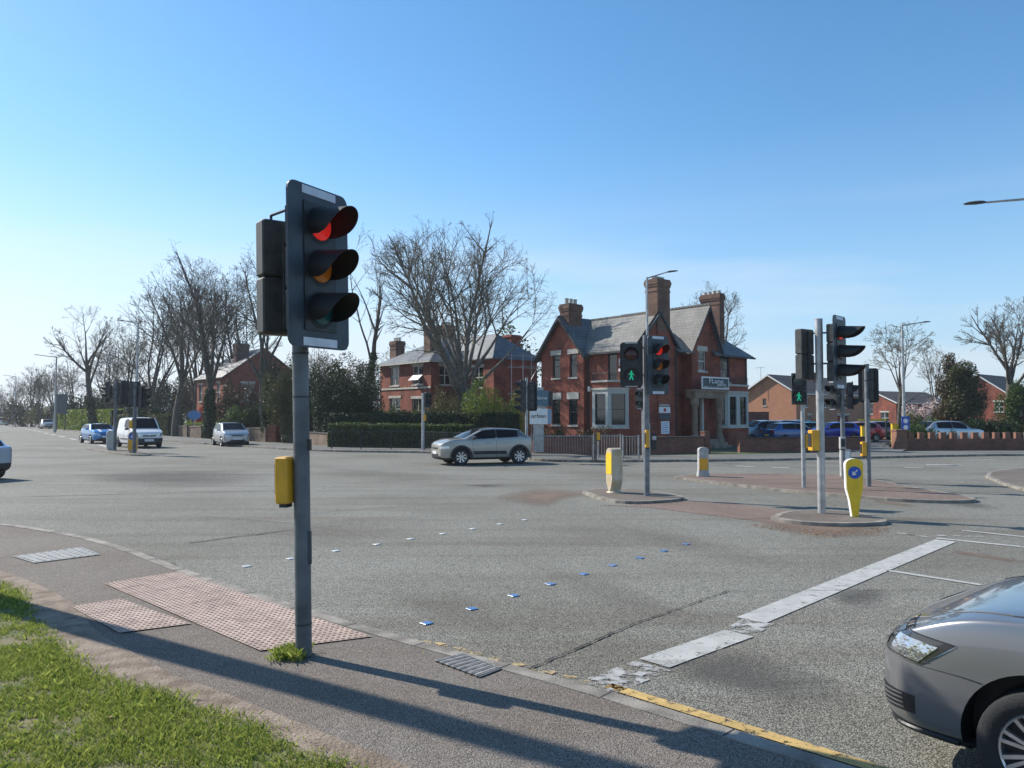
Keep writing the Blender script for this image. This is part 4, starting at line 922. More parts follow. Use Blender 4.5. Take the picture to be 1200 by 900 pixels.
# --- near silver hatchback at the lower right
P_silver = paint('silver_grey_paint', (.22,.22,.225), .55, .3)
Hx, Hy = -.72, .694; ang = math.atan2(Hy, Hx); Wc = Vector((2.63, 3.83)); lft = Vector((-Hy, Hx)); O_ = Wc+Vector((Hx,Hy))*.84-lft*.74
c = Car('silver grey hatchback nosing in at the lower right corner before the stop line', 'car', (O_.x, O_.y, 0), ang, P_silver, L=3.97, W=1.68, H=1.46, front=.84, wb=2.46, hood0=.73, cowl=.97, ws0=1.1, ws1=1.85, belt=.93,
        name='hatchback', fine=2, wr=.3, nose=[(0,.6),(.03,.74),(.1,.85),(.22,.92),(.45,.968),(.8,1)], pil=(2.35,), spokes=9, clear=.19, archgap=.075)
AX = (-1.1,0)
for sg in (1,-1):
    hl = c.patch('headlight', M['lampdark'], 'radial', [(sg*17,.66),(sg*30,.633),(sg*34,.775),(sg*19,.77)], 12, 8, .004, axis=AX)
    c.patch('headlight_end', M['lampdark'], 'radial', [(sg*30,.633),(sg*43,.605),(sg*51,.742),(sg*34,.775)], 12, 8, .004, axis=AX, parent=hl)
    for q4 in ([(20,.672),(31,.648),(33.5,.75),(21,.76)], [(33.5,.642),(42.5,.618),(47,.72),(36,.745)]):
        c.patch('reflector', M['facet'], 'radial', [(sg*a_, z_) for a_, z_ in q4], 6, 6, .009, axis=AX, parent=hl)
    for a_, b2 in (((17,.66),(43,.605)),((34,.778),(19,.773)),((51,.745),(34,.778)),((43,.605),(51,.745))): c.seam('radial', [(sg*a_[0],a_[1]),(sg*b2[0],b2[1])], .008, 'lamp_seal', AX)
    for z_ in (.64,.74): c.seam('radial', [(sg*24,z_),(sg*45,z_-.012)], .007, 'lamp_bar', AX); c.body.children[-1].data.materials.clear(); c.body.children[-1].data.materials.append(M['chrome'])
    fg = c.patch('fog_lamp_recess', M['black'], 'radial', [(sg*25,.315),(sg*41,.33),(sg*41.5,.43),(sg*24,.44)], 8, 4, .003, axis=AX)
    for k in range(4): c.patch('grille_bar', M['trimlite'], 'radial', [(sg*26.5,.336+.024*k),(sg*38.5,.345+.024*k),(sg*38.5,.354+.024*k),(sg*26.5,.346+.024*k)], 8, 1, .009, axis=AX, parent=fg)
    c.seam('radial', [(sg*14,.245),(sg*30,.235),(sg*44,.24),(sg*54,.235)], .035, 'splitter_lip', AX)
    c.seam('radial', [(sg*43,.605),(sg*52,.60),(sg*59,.585)], .006, 'bumper_gap', AX)
    c.seam('top', [(-.4,sg*.6),(-.7,sg*.69),(-1.05,sg*.72)], .007, 'bonnet_gap')
    c.seam('+' if sg > 0 else '-', [(-1.22,.25),(-1.24,.6),(-1.2,.9)], .007); c.seam('+' if sg > 0 else '-', [(-2.33,.25),(-2.35,.9)], .007); c.seam('+' if sg > 0 else '-', [(-1.2,.72),(-3.4,.78)], .01, 'swage_line')
c.patch('grille', M['black'], 'front', [(-.36,.63),(.36,.63),(.38,.71),(-.38,.71)], 10, 3, .004); c.patch('lower_grille', M['black'], 'front', [(-.36,.3),(.36,.3),(.4,.44),(-.4,.44)], 10, 4, .004)
for sg in (1,-1): c.patch('tail_light', M['lampred'], 'radial', [(180-sg*22,.78),(180-sg*45,.78),(180-sg*45,.98),(180-sg*22,.98)], axis=(-3.2,0))
b = MB(); b.cbox(-.0,0,.5,.02,.5,.11); b.build('number_plate', M['plate'], c.t); c.mirrors(P_silver, -1.45, 1.0); c.handles((-1.95,-2.9), .82, P_silver)

def heading(px1, px2=None): pass
# --- compact hatch crossing, body in profile
P_beige = paint('greige_paint', (.36,.335,.29), .35, .35)
a_ = G(507,545); b_ = G(613,545.5); D1 = 31.0; xa, xb = AT(505,D1)[0], AT(618,D1)[0]
ang = R(180+22)
O_ = (AT(504,30.6)[0]+.2, 30.6)
c = Car('grey beige hatchback with black wheel arches crossing the junction in front of the villas', 'car', (*O_, 0), ang, P_beige, L=3.9, W=1.75, H=1.48, front=.83, wb=2.46, hood0=.86, cowl=1.05, ws0=.98, ws1=1.72, belt=.98, beltr=1.06, rear_z=1.06, roof_end=.55,
        name='hatchback', wr=.325, arch_trim=M['trim'], pil=(2.3,), roofm=paint('dark_grey_roof', (.12,.12,.12), .3, .35), spokes=8, clear=.21, group=None)
c.std(.62,.76); c.mirrors(M['black'], -1.35, 1.08); c.handles((-1.95,-2.75), .86, P_beige)
for m_ in '+-': c.patch('side_bump_panel', M['trim'], m_, [(-1.35,.42),(-2.75,.42),(-2.7,.55),(-1.3,.55)], 12, 3, .015); c.seam(m_, [(-1.3,.25),(-1.3,.95)], .01); c.seam(m_, [(-2.28,.25),(-2.3,.95)], .01)
# --- silver small car behind the wall on the left road
P_s2 = paint('silver_paint', (.42,.44,.46), .6, .3)
def place(px_c, D_, L_, a_deg):
    """world position of the nose so that the car's middle stands at px_c, D_"""
    a = R(a_deg); x, y = AT(px_c, D_); return (x+math.cos(a)*L_/2, y+math.sin(a)*L_/2, 0)
RD = math.degrees(math.atan2(-.8,.6))  # along the far road towards the camera
c = Car('silver small car waiting beside the low brick wall with recessed panels', 'car', place(271,50,3.75,RD-4), R(RD-4), P_s2, L=3.75, W=1.7, H=1.53, hood0=.82, cowl=1.02, ws0=.85, ws1=1.6, belt=.98, beltr=1.04, rear_z=1.05, roof_end=.5, name='hatchback', pil=(2.2,), spokes=6)
c.std(.66,.82); c.mirrors(P_s2, -1.2, 1.05); c.handles((-1.9,-2.7), .86, P_s2)
# --- white van
P_w = paint('white_paint', (.78,.78,.77), 0, .35)
c = Car('white panel van with black bumper behind the median signals', 'van', place(164,47.5,4.2,RD+4), R(RD+4), P_w, L=4.2, W=1.78, H=1.86, hood0=.95, cowl=1.14, ws0=.75, ws1=1.35, belt=1.08, beltr=1.12, rear_z=1.12, roof_end=.12, rear_x=.02, roofdrop=.08, name='panel_van', pil=(2.0,), van=True, spokes=6, rimm='rimdark', tumb=.13, wb=2.7)
c.std(.7,.9,tz0=.9,tz1=1.3); c.mirrors(M['black'], -1.2, 1.15); c.patch('black_bumper', M['trim'], 'radial', [(-50,.3),(50,.3),(50,.6),(-50,.6)], 24, 4, .012, axis=(-1.1,0)); c.patch('badge', M['chrome'], 'front', [(-.06,.8),(.06,.8),(.05,.9),(-.05,.9)], 3, 3, .02)
for m_ in '+-': c.seam(m_, [(-1.15,.3),(-1.15,1.05)], .012); c.seam(m_, [(-2.1,.3),(-2.1,1.7)], .012); c.patch('side_rubbing_strip', M['trim'], m_, [(-1.3,.5),(-2.9,.5),(-2.9,.57),(-1.3,.57)], 12, 1, .012)
h = c.hit((3,0,.47),(-1,0,0)); b = MB(); b.cbox(h.x+.03,0,.47,.012,.52,.12); b.build('number_plate', M['plate'], c.t)
# --- blue small car with white stripes
P_b = paint('bright_blue_paint', (.02,.2,.5), .3, .3)
c = Car('bright blue small car with white bonnet stripes left of the white van', 'car', place(117,54.5,3.7,RD+6), R(RD+6), P_b, L=3.7, W=1.69, H=1.41, hood0=.8, cowl=.98, ws0=1.1, ws1=1.65, belt=.95, beltr=1.0, rear_z=1.0, roof_end=.4, name='hatchback', pil=(2.2,), roofm=paint('black_roof', (.02,.02,.02), 0, .3))
c.std(.62,.8); c.mirrors(P_b, -1.35, 1.02)
for y in (-.35,.35): c.patch('bonnet_stripe', M['signwhite'], 'top', [(-.12,y-.08),(-.12,y+.08),(-.95,y+.08),(-.95,y-.08)], 3, 10, .006)
# --- distant and left cars
c = Car('distant silver saloon on the far kerb beneath the back of the big sign', 'car', place(56,114,4.3,RD+0), R(RD), P_s2, L=4.3, W=1.75, H=1.45, hood0=.8, cowl=.98, ws0=1.1, ws1=1.8, roof_end=.9, name='saloon_car', pil=(2.5,)); c.std()
c = Car('white car farthest down the road at the left edge', 'car', place(3,150,4.3,RD+180), R(RD+180), P_w, L=4.3, W=1.75, H=1.6, name='saloon_car', pil=(2.5,)); c.std()
P_dk = paint('dark_blue_paint', (.02,.03,.06), .4, .3)
c = Car('dark car beside the farthest white car down the road', 'car', place(14,165,4.3,RD+180), R(RD+180), P_dk, L=4.3, W=1.75, H=1.6, name='saloon_car', pil=(2.5,)); c.std()
P_lb = paint('pale_blue_paint', (.32,.4,.5), .5, .3)
ang = R(160); D_ = 23.4; c = Car('pale blue grey car leaving the picture at the left edge, only its tail in view', 'car', (AT(-4,D_)[0]+math.cos(ang)*3.95, D_+math.sin(ang)*3.95-.3, 0), ang, P_lb, L=4.0, W=1.72, H=1.45, name='hatchback', pil=(2.3,)); c.std(ta=(44,47), tz0=.85, tz1=.95)
c.patch('rear_bumper', M['trim'], 'rear', [(-.7,.3),(.7,.3),(.7,.5),(-.7,.5)], 10, 3, .012)
# --- car park
def copycar(c, label, p, ang, group): return copy_at(c.t, p, ang, label, group)
grp = 'cars parked behind the garden wall'
specs = [('grey blue estate with raised tailgate side, first car past the house corner', 889, 53, (.16,.22,.28), 'suv', 200), ('black tall car between the grey blue and the blue car', 911, 54, (.01,.012,.015), 'suv', 185), ('mid blue car next to the black one behind the wall', 927, 52, (.01,.07,.24), 'h', 20),
         ('cyan car glimpsed between the signal poles', 949, 58, (.03,.35,.5), 'h', 15), ('deep blue hatchback behind the wall beside the dark post', 974, 56, (.008,.02,.3), 'h', 190), ('red hatchback behind the wall right of the dark post', 1000, 57, (.45,.01,.02), 'h', 190), ('dark maroon saloon at the mouth of the car park', 1020, 62, (.06,.02,.03), 'h', 185),
         ('dark teal car right behind the green figure post', 938, 60, (.01,.05,.08), 'suv', 30)]
for lb, px, D_, cc, kd, a in specs:
    Hh = 1.62 if kd == 'suv' else 1.48
    c = Car(lb, 'car', (*place(px, D_, 4.1, a)[:2], .03), R(a), paint('car_park_paint', cc, .4, .3), L=4.1, W=1.74, H=Hh, hood0=.8 if Hh < 1.5 else .95, cowl=1.0 if Hh < 1.5 else 1.1, belt=.95 if Hh < 1.5 else 1.05, beltr=1.0 if Hh < 1.5 else 1.1, rear_z=1.0 if Hh < 1.5 else 1.1, name='parked_car', group=grp, pil=(2.35,)); c.std(); c.mirrors(M['trim'], -1.3, 1.05)
c = Car('silver car parked behind the crenellated brick wall', 'car', (*place(1110, 49, 4.2, 10)[:2], .03), R(10), P_s2, L=4.2, W=1.76, H=1.62, name='parked_car', pil=(2.4,), hood0=.95, cowl=1.1, belt=1.05, beltr=1.1, rear_z=1.1); c.std()

# ------------------------------------------------------------------ buildings
def wall_panel(mb, o, u, n, length, z0, z1, holes, depth=.14, m=0):
    """outer face of a wall from o along unit u (outward normal n), with rectangular holes (a0,a1,z0,z1) and their reveals"""
    o, u, n = Vector(o), Vector(u), Vector(n)
    P = lambda a, z, d=0: tuple(o+u*a-n*d+Vector((0,0,z)))
    xs = sorted(set([0, length]+[v for h in holes for v in h[:2]])); zs = sorted(set([z0, z1]+[v for h in holes for v in h[2:]]))
    flip = u.cross(Vector((0,0,1))).dot(n) < 0
    def q(p): mb.add(p[::-1] if flip else p, [(0,1,2,3)], m)
    for i in range(len(xs)-1):
        for j in range(len(zs)-1):
            a, z = (xs[i]+xs[i+1])/2, (zs[j]+zs[j+1])/2
            if any(h[0] < a < h[1] and h[2] < z < h[3] for h in holes): continue
            q([P(xs[i],zs[j]),P(xs[i+1],zs[j]),P(xs[i+1],zs[j+1]),P(xs[i],zs[j+1])])
    for a0, a1, b0, b1 in holes:
        q([P(a0,b0),P(a0,b0,depth),P(a0,b1,depth),P(a0,b1)][::-1]); q([P(a1,b0),P(a1,b0,depth),P(a1,b1,depth),P(a1,b1)])
        q([P(a0,b0),P(a1,b0),P(a1,b0,depth),P(a0,b0,depth)][::-1]); q([P(a0,b1),P(a1,b1),P(a1,b1,depth),P(a0,b1,depth)])
class Face:
    """a facade: local coordinates a along it, z up, d outwards"""
    def __init__(s, o, u, n): s.o, s.u, s.n = Vector(o), Vector(u), Vector(n); s.M = Matrix((( *s.u, 0),( *s.n, 0),(0,0,1,0),(0,0,0,1))).transposed() if False else None
    def box(s, mb, a0, a1, d0, d1, z0, z1, m=0):
        V = [s.o+s.u*a+s.n*d+Vector((0,0,z)) for z in (z0,z1) for a, d in ((a0,d0),(a1,d0),(a1,d1),(a0,d1))]
        F = [(3,2,1,0),(4,5,6,7),(0,1,5,4),(1,2,6,5),(2,3,7,6),(3,0,4,7)]
        if s.u.cross(s.n).z < 0: F = [f[::-1] for f in F]
        mb.add([tuple(v) for v in V], F, m)
    def window(s, par, a0, a1, z0, z1, depth=.13, fm='frame', lintel=None, sill='stone', lm='stone', sash=True, cols=1, name='window', glass='glass', lh=.22, fw=.05):
        mb = MB(); d = -depth
        for b in ((a0,a0+fw,z0,z1),(a1-fw,a1,z0,z1),(a0+fw,a1-fw,z0,z0+fw),(a0+fw,a1-fw,z1-fw,z1)): s.box(mb, b[0], b[1], d, d+.05, b[2], b[3])
        if sash: s.box(mb, a0+fw, a1-fw, d+.005, d+.055, (z0+z1)/2-.025, (z0+z1)/2+.025)
        for c in range(1, cols): ac = a0+(a1-a0)*c/cols; s.box(mb, ac-.03, ac+.03, d+.002, d+.052, z0+fw, z1-fw)
        w_ = mb.build(name, M[fm], par)
        mb = MB(); s.box(mb, a0+.01, a1-.01, d-.02, d+.02, z0+.01, z1-.01); mb.build('pane', M[glass], w_)
        if sill: mb = MB(); s.box(mb, a0-.08, a1+.08, -depth+.051, .07, z0-.11, z0-.003); mb.build('sill', M[sill], w_)
        if lintel: mb = MB(); s.box(mb, a0-.14, a1+.14, .003-.0, .045, z1+.003, z1+lh); mb.build('lintel', M[lm], w_)
        return w_
def roof_slab(mb, quad, th=.09, m=0):
    a = [Vector(q) for q in quad]; n = (a[1]-a[0]).cross(a[-1]-a[0]).normalized()
    if n.z < 0: a = a[::-1]; n = -n
    k = len(a); V = a+[p-Vector((0,0,th)) for p in a]
    mb.add([tuple(v) for v in V], [tuple(range(k)), tuple(range(2*k-1,k-1,-1))]+[(i, k+i, k+(i+1)%k, (i+1)%k) for i in range(k)], m)
def chimney(par, cx, cy, sx, sy, z0, z1, pots=4, axis='x', m='chimbrick', potm='stone', h_p=.32):
    mb = MB(); h = z1-z0; mb.box(cx-sx/2,cx+sx/2,cy-sy/2,cy+sy/2,z0,z1-.75)
    for k, (e_, a, b) in enumerate(((.03,.75,.66),(.0,.66,.45),(.04,.45,.32),(.07,.32,.12),(.03,.12,0))): mb.box(cx-sx/2-e_,cx+sx/2+e_,cy-sy/2-e_,cy+sy/2+e_,z1-a,z1-b)
    c = mb.build('chimney', M[m], par)
    for i in range(pots):
        t_ = (i+.5)/pots-.5; px, py = (cx+t_*sx*.95, cy) if axis == 'x' else (cx, cy+t_*sy*.95)
        mb = MB(); mb.lathe([(.13,z1),(.12,z1+h_p*.8),(.14,z1+h_p*.85),(.135,z1+h_p),(.09,z1+h_p),(.085,z1+.1)], 12, 'z', (px,py,0)); mb.build('chimney_pot', M[potm], c, smooth=True)
    return c
PHI = R(40)
X_, Y_ = Vector((1,0,0)), Vector((0,1,0))
# ---- corner villa with the spa sign
hv = thing('corner_villa', 'red brick corner villa with steep slate gables, tall chimneys and a black shop sign', 'house', (6.96, 43.5, 0), PHI)
EZ = 5.95
FL = Face((0,0,0), Y_, -X_)      # lit left front: a = y
FR = Face((0,0,0), X_, -Y_)      # shaded right front: a = x
wl = []
mb = MB()
# left front: main part 0..3.6 at x=0, gable wing 3.6..7.6 standing 0.35 forward
up = [(4.32,4.98,4.3,5.72),(5.82,6.5,4.3,5.72)]; lo = [(4.3,5.04,1.38,2.95),(5.83,6.55,1.38,2.95)]
wall_panel(mb, (0,0,0), Y_, -X_, 3.75, 0, EZ, [(1.35,2.08,3.98,5.7)])
WX = -.0
GA, GB, GC = 3.75, 7.55, 5.65
mb.box(-.0, .0, 0, 0, 0, 0)
wall_panel(mb, (-.3,GA,0), Y_, -X_, GB-GA, 0, EZ, [(a-GA,b-GA,c_,d_) for a,b,c_,d_ in up+lo]); 
mb.add([(-.3,GA,0),(0,GA,0),(0,GA,EZ),(-.3,GA,EZ)], [(0,1,2,3)]); mb.add([(-.3,GB,0),(6,GB,0),(6,GB,EZ),(-.3,GB,EZ)], [(3,2,1,0)])
mb.add([(-.3,GA,EZ),(-.3,GB,EZ),(-.3,GC,8.1)], [(0,2,1)])
# right front: main gable 0..3.75, recess 3.75..5.4, door wing 5.4..11.1
wall_panel(mb, (0,0,0), X_, -Y_, 3.75, 0, EZ, [])
mb.add([(0,0,EZ),(3.75,0,EZ),(2.2,0,8.0)], [(0,1,2)])
mb.add([(3.75,0,0),(3.75,.8,0),(3.75,.8,EZ),(3.75,0,EZ)], [(0,1,2,3)]); wall_panel(mb, (3.75,.8,0), X_, -Y_, 1.55, 0, EZ+.4, [])
mb.add([(5.3,-.0,0),(5.3,.8,0),(5.3,.8,EZ+.4),(5.3,0,EZ+.4)], [(3,2,1,0)])
wall_panel(mb, (5.3,-.0,0), X_, -Y_, 5.8, 0, EZ, [(.62,1.38,4.72,6.0-.06),(2.95,3.95,4.1,5.72),(.0+.12,.72,.55,2.95)])
mb.add([(5.3,0,EZ),(8.1,0,EZ),(6.78,0,8.75)], [(0,1,2)])
mb.add([(11.1,0,0),(11.1,8,0),(11.1,8,EZ),(11.1,0,EZ)], [(0,1,2,3)]); mb.add([(11.1,8,0),(6,8,0),(6,8,EZ),(11.1,8,EZ)], [(0,1,2,3)])
mb.add([(6,GB,0),(6,8,0),(6,8,EZ),(6,GB,EZ)], [(3,2,1,0)])
mb.build('wall', M['redbrick'], hv)
# string course + plinth
mb = MB(); FL.box(mb, .0, 3.75, .003, .05, 3.62, 3.7); FR.box(mb, 0, 3.7, .003, .05, 3.3, 3.36); mb.build('string_course', M['wallbrick'], hv)
FW = Face((-.3,0,0), Y_, -X_)
for a0,a1,b0,b1 in up: FW.window(hv, a0,a1,b0,b1, fm='dframe', lintel=1, lh=.3)
for a0,a1,b0,b1 in lo: FW.window(hv, a0,a1,b0,b1, fm='dframe', lintel=1, lh=.42)
FL.window(hv, 1.35,2.08,3.98,5.7, fm='dframe', lintel=1, lh=.22, sill=None, lm='stone_dk', name='balcony_door', sash=False)
FR.window(hv, 5.92,6.68,4.72,5.94, fm='frame', lintel=1, lh=.32)
FR.window(hv, 8.25,9.25,4.1,5.72, fm='dframe', lintel=1, lh=.22, lm='stone_dk')
# bay window on a facade
def bay(F, a0, a1, z0, z1, d=.8, ms='stonegreen', panes=1, splay=.55):
    """three sided bay: plinth, painted frame with real openings, ledge, iron rail on top"""
    pts = [(a0,0),(a0+splay,d),(a1-splay,d),(a1,0)]; G3 = lambda a, dd, z: tuple(F.o+F.u*a+F.n*dd+Vector((0,0,z))); fl = F.u.cross(F.n).z < 0
    def band(k, zz0, zz1, m, name, par):
        b = MB(); q = [(a0-k*.8,0),(a0+splay-k*.4,d+k),(a1-splay+k*.4,d+k),(a1+k*.8,0)]; V = [G3(a,dd,z) for z in (zz0,zz1) for a,dd in q]
        Fs = [(0,1,5,4),(1,2,6,5),(2,3,7,6),(4,5,6,7),(3,2,1,0)]; b.add(V, Fs if fl else [f[::-1] for f in Fs]); return b.build(name, M[m], par)
    base = band(0, 0, z0, 'redbrick', 'bay_window', hv); band(.05, z0, z0+.1, 'stone', 'sill', base); band(.06, z1-.02, z1+.1, 'stone', 'cornice', base); band(.0, z1+.1, z1+.42, 'redbrick', 'parapet', base); band(.07, z1+.42, z1+.53, 'stone', 'coping', base)
    for i in range(3):
        p, q = pts[i], pts[i+1]; A = F.o+F.u*p[0]+F.n*p[1]; B = F.o+F.u*q[0]+F.n*q[1]; u = (B-A); l = u.length; u.normalize(); n = Vector((u.y,-u.x,0)); n = n if n.dot(F.n) > 0 or (abs(n.dot(F.n)) < .01) else -n
        ff = Face(A, u, n); np_ = panes if i == 1 else 1; b = MB(); hol = []
        for k in range(np_): s0 = l*k/np_; s1 = l*(k+1)/np_; hol.append((s0+.2, s1-.2, z0+.22, z1-.25))
        wall_panel(b, A, u, n, l, z0+.1, z1-.02, hol, .1); fr = b.build('bay_frame', M[ms], base)
        for h_ in hol:
            b = MB(); ff.box(b, h_[0]-.01, h_[1]+.01, -.13, -.1, h_[2]-.01, h_[3]+.01); b.build('pane', M['glass'], base)
            b = MB(); fw = .045
            for q4 in ((h_[0],h_[0]+fw,h_[2],h_[3]),(h_[1]-fw,h_[1],h_[2],h_[3]),(h_[0]+fw,h_[1]-fw,(h_[2]+h_[3])/2-.02,(h_[2]+h_[3])/2+.02),(h_[0]+fw,h_[1]-fw,h_[2],h_[2]+fw)): ff.box(b, q4[0], q4[1], -.098, -.06, q4[2], q4[3])
            b.build('sash', M['dframe'], base)
    b = MB(); zt = z1+.53
    P3 = [Vector(G3(a,dd*.97,zt)) for a,dd in pts]
    for A, B in zip(P3, P3[1:]):
        b.tube(A+Vector((0,0,.42)), B+Vector((0,0,.42)), .018, n=6); k = int((B-A).length/.13)
        for j in range(k+1): p = A.lerp(B, j/max(1,k)); b.tube(p, p+Vector((0,0,.42)), .01, n=4)
    b.build('balcony_rail', M['iron'], base); return base
bay(FL, .45, 3.25, 1.2, 3.45, .9, splay=.78)
bay(FR, 7.75, 10.9, 1.15, 3.4, .55, panes=2, splay=.45)
# entrance porch
def P_box(name, m, *bx, par=None): b = MB(); b.box(*bx); return b.build(name, M[m], par or hv)
por = P_box('porch', 'stone_dk', 4.6, 7.6, -.75, -.05, 3.0, 3.4)
P_box('porch_cornice', 'stone_dk', 4.5, 7.7, -.85, -.04, 3.4, 3.52, par=por)
for x in (4.75, 7.2):
    b = MB(); b.lathe([(.26,.55),(.26,.75),(.19,.8),(.17,2.45),(.27,2.6),(.27,3.0)], 16, 'z', (x+.1,-.5,0)); b.build('column', M['stone_dk'], por, smooth=True)
    b = MB(); b.box(x-.16,x+.36,-.74,-.06,0,.548); b.build('pier_block', M['stone_dk'], por)
P_box('door', 'black', 5.44, 6.0, -.0+.1, .14, .55, 2.93)
P_box('door_surround', 'stone', 6.03, 6.22, -.16, .003-.006, .55, 3.0)
for k in range(3): P_box('step', 'stone_dk', 5.0-.0, 6.9, -.75-.35*k-.3, -.75-.35*k+.045, 0, .5-.16*k)
# roofs
mb = MB(); zr, xr = 8.05, 2.2; ov = .3
roof_slab(mb, [(-ov,-.12,EZ-.22),(-ov,3.9,EZ-.22),(xr,GC,zr),(xr,-.12,zr)])        # slope towards the sun, its sunlight put into the paler slate colour
mb.build('roof', M['slate_sunlit'], hv)
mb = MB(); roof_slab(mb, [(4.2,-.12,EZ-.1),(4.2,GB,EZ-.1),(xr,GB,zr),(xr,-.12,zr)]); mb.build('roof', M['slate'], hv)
mb = MB(); gz = 8.1   # gable wing roof: ridge runs back along x at y=GC
roof_slab(mb, [(-.62,GA-.35,EZ-.42),(-.62,GC,gz+.05),(2.4,GC,gz+.05),(.35,GA-.35,EZ-.42)]); roof_slab(mb, [(-.62,GB+.35,EZ-.42),(-.62,GC,gz+.05),(6,GC,gz+.05),(6,GB+.35,EZ-.42)])
mb.build('roof', M['slate'], hv)
mb = MB()
for y0, y1 in ((GA-.37,GC),(GB+.37,GC)):
    z0, z1 = EZ-.44, gz+.03; V = [(-.66,y0,z0),(-.66,y1,z1),(-.66,y1,z1-.26),(-.66,y0,z0-.24),(-.6,y0,z0),(-.6,y1,z1),(-.6,y1,z1-.26),(-.6,y0,z0-.24)]
    mb.add(V, [(0,1,2,3),(7,6,5,4),(0,4,5,1),(3,2,6,7),(0,3,7,4)])
mb.build('bargeboard', M['wood'], hv)
mb = MB()
for x0, x1, z0, z1 in ((-.32,xr,EZ-.28,zr),(4.0,xr,EZ+.0,zr)): mb.add([(x0,-.18,z0),(x1,-.18,z1),(x1,-.18,z1-.24),(x0,-.18,z0-.2),(x0,-.12,z0),(x1,-.12,z1),(x1,-.12,z1-.24),(x0,-.12,z0-.2)], [(0,1,2,3),(7,6,5,4),(0,4,5,1),(3,2,6,7)])
mb.build('bargeboard', M['wood'], hv); mb = MB()
for x0, x1, z0, z1 in ((5.45,6.78,6.7,8.87),(8.2,6.78,EZ-.15,8.87)): mb.add([(x0,-.34,z0),(x1,-.34,z1),(x1,-.34,z1-.28),(x0,-.34,z0-.22),(x0,-.28,z0),(x1,-.28,z1),(x1,-.28,z1-.28),(x0,-.28,z0-.22)], [(0,1,2,3),(7,6,5,4),(0,4,5,1),(3,2,6,7)])
mb.build('bargeboard', M['wood'], hv)
mb = MB(); roof_slab(mb, [(6.78,-.3,8.85),(6.78,7,8.85),(4.55,7,5.2+.2),(4.9,-.3,5.8)]) ; mb.build('roof', M['slate_sunlit'], hv)  # left slope of the door gable, sunlit tone painted into its slate
mb = MB(); roof_slab(mb, [(6.78,-.3,8.85),(8.25,-.3,EZ-.15),(8.25,7,EZ-.15),(6.78,7,8.85)])
roof_slab(mb, [(3.6,-.28,EZ-.12),(5.25,-.28,EZ-.12),(5.4,1.4,7.1),(3.6,1.4,7.1)])
roof_slab(mb, [(7.3,-.3,EZ-.15),(11.5,-.35,EZ-.15),(9.3,2.2,7.95),(6.9,2.2,8.3)]); roof_slab(mb, [(11.5,-.35,EZ-.15),(11.5,8.3,EZ-.15),(9.3,5.8,7.95),(9.3,2.2,7.95)]); roof_slab(mb, [(11.5,8.3,EZ-.15),(4,8.3,EZ-.15),(4,5.8,7.95),(9.3,5.8,7.95)]); roof_slab(mb, [(6.9,2.2,7.93),(9.3,2.2,7.93),(9.3,5.8,7.93),(6.9,5.8,7.93)])
mb.build('roof', M['slate'], hv)
mb = MB()
for k in range(26): y = -.1+k*(GC+.1)/26; mb.cbox(xr, y+.1, zr+.03, .12, (GC+.1)/26-.03, .1)
for k in range(28): y = -.3+k*.26; mb.cbox(6.78, y+.13, 8.9, .12, .22, .12)
mb.build('ridge_tiles', M['slate_sunlit'], hv)
mb = MB(); roof_slab(mb, [(-.36,-.2,EZ-.2),(-.2,-.2,EZ-.2),(2.0,-.2,zr-.02),(1.85,-.2,zr-.02)], .05); mb.box(-.42,-.3,-.1,3.4,EZ-.4,EZ-.3); mb.box(7.9,11.5,-.48,-.36,EZ-.3,EZ-.2); mb.build('gutter', M['wood'], hv)
for x, y in ((3.68,-.06),(11.03,-.06)): b = MB(); b.tube((x,y,0),(x,y,EZ-.2),.045,n=8); b.build('downpipe', M['wood'], hv)
for y in (3.62,): b = MB(); b.tube((-.07,y,0),(-.07,y,EZ-.2),.045,n=8); b.build('downpipe', M['wood'], hv)
b = MB(); b.box(1.95, 3.15, -.08, .003-.006, 0, 7.0); b.build('chimney_breast', M['redbrick'], hv)
chimney(hv, 2.52, .36, 1.15, .9, 6.9, 10.0, 4, 'x', h_p=.2)
chimney(hv, .35, GC-.15, 1.15, .8, 7.4, 8.9, 3, 'x', h_p=.36); 
chimney(hv, 9.33, 1.35, .5, 1.5, 6.6, 9.95, 4, 'y', h_p=.2)
mb = MB(); roof_slab(mb, [(1.3,GB+.02,EZ-.9),(1.3,GB+1.3,EZ-1.6),(5,GB+1.3,EZ-1.6),(5,GB+.02,EZ-.9)]); mb.build('roof', M['slate_sunlit'], hv)  # lean-to slope facing the sun, same sunlit slate colour
mb = MB(); mb.box(1.5,5,GB+.01,GB+1.2,0,EZ-1.7); mb.build('side_wing', M['redbrick'], hv)
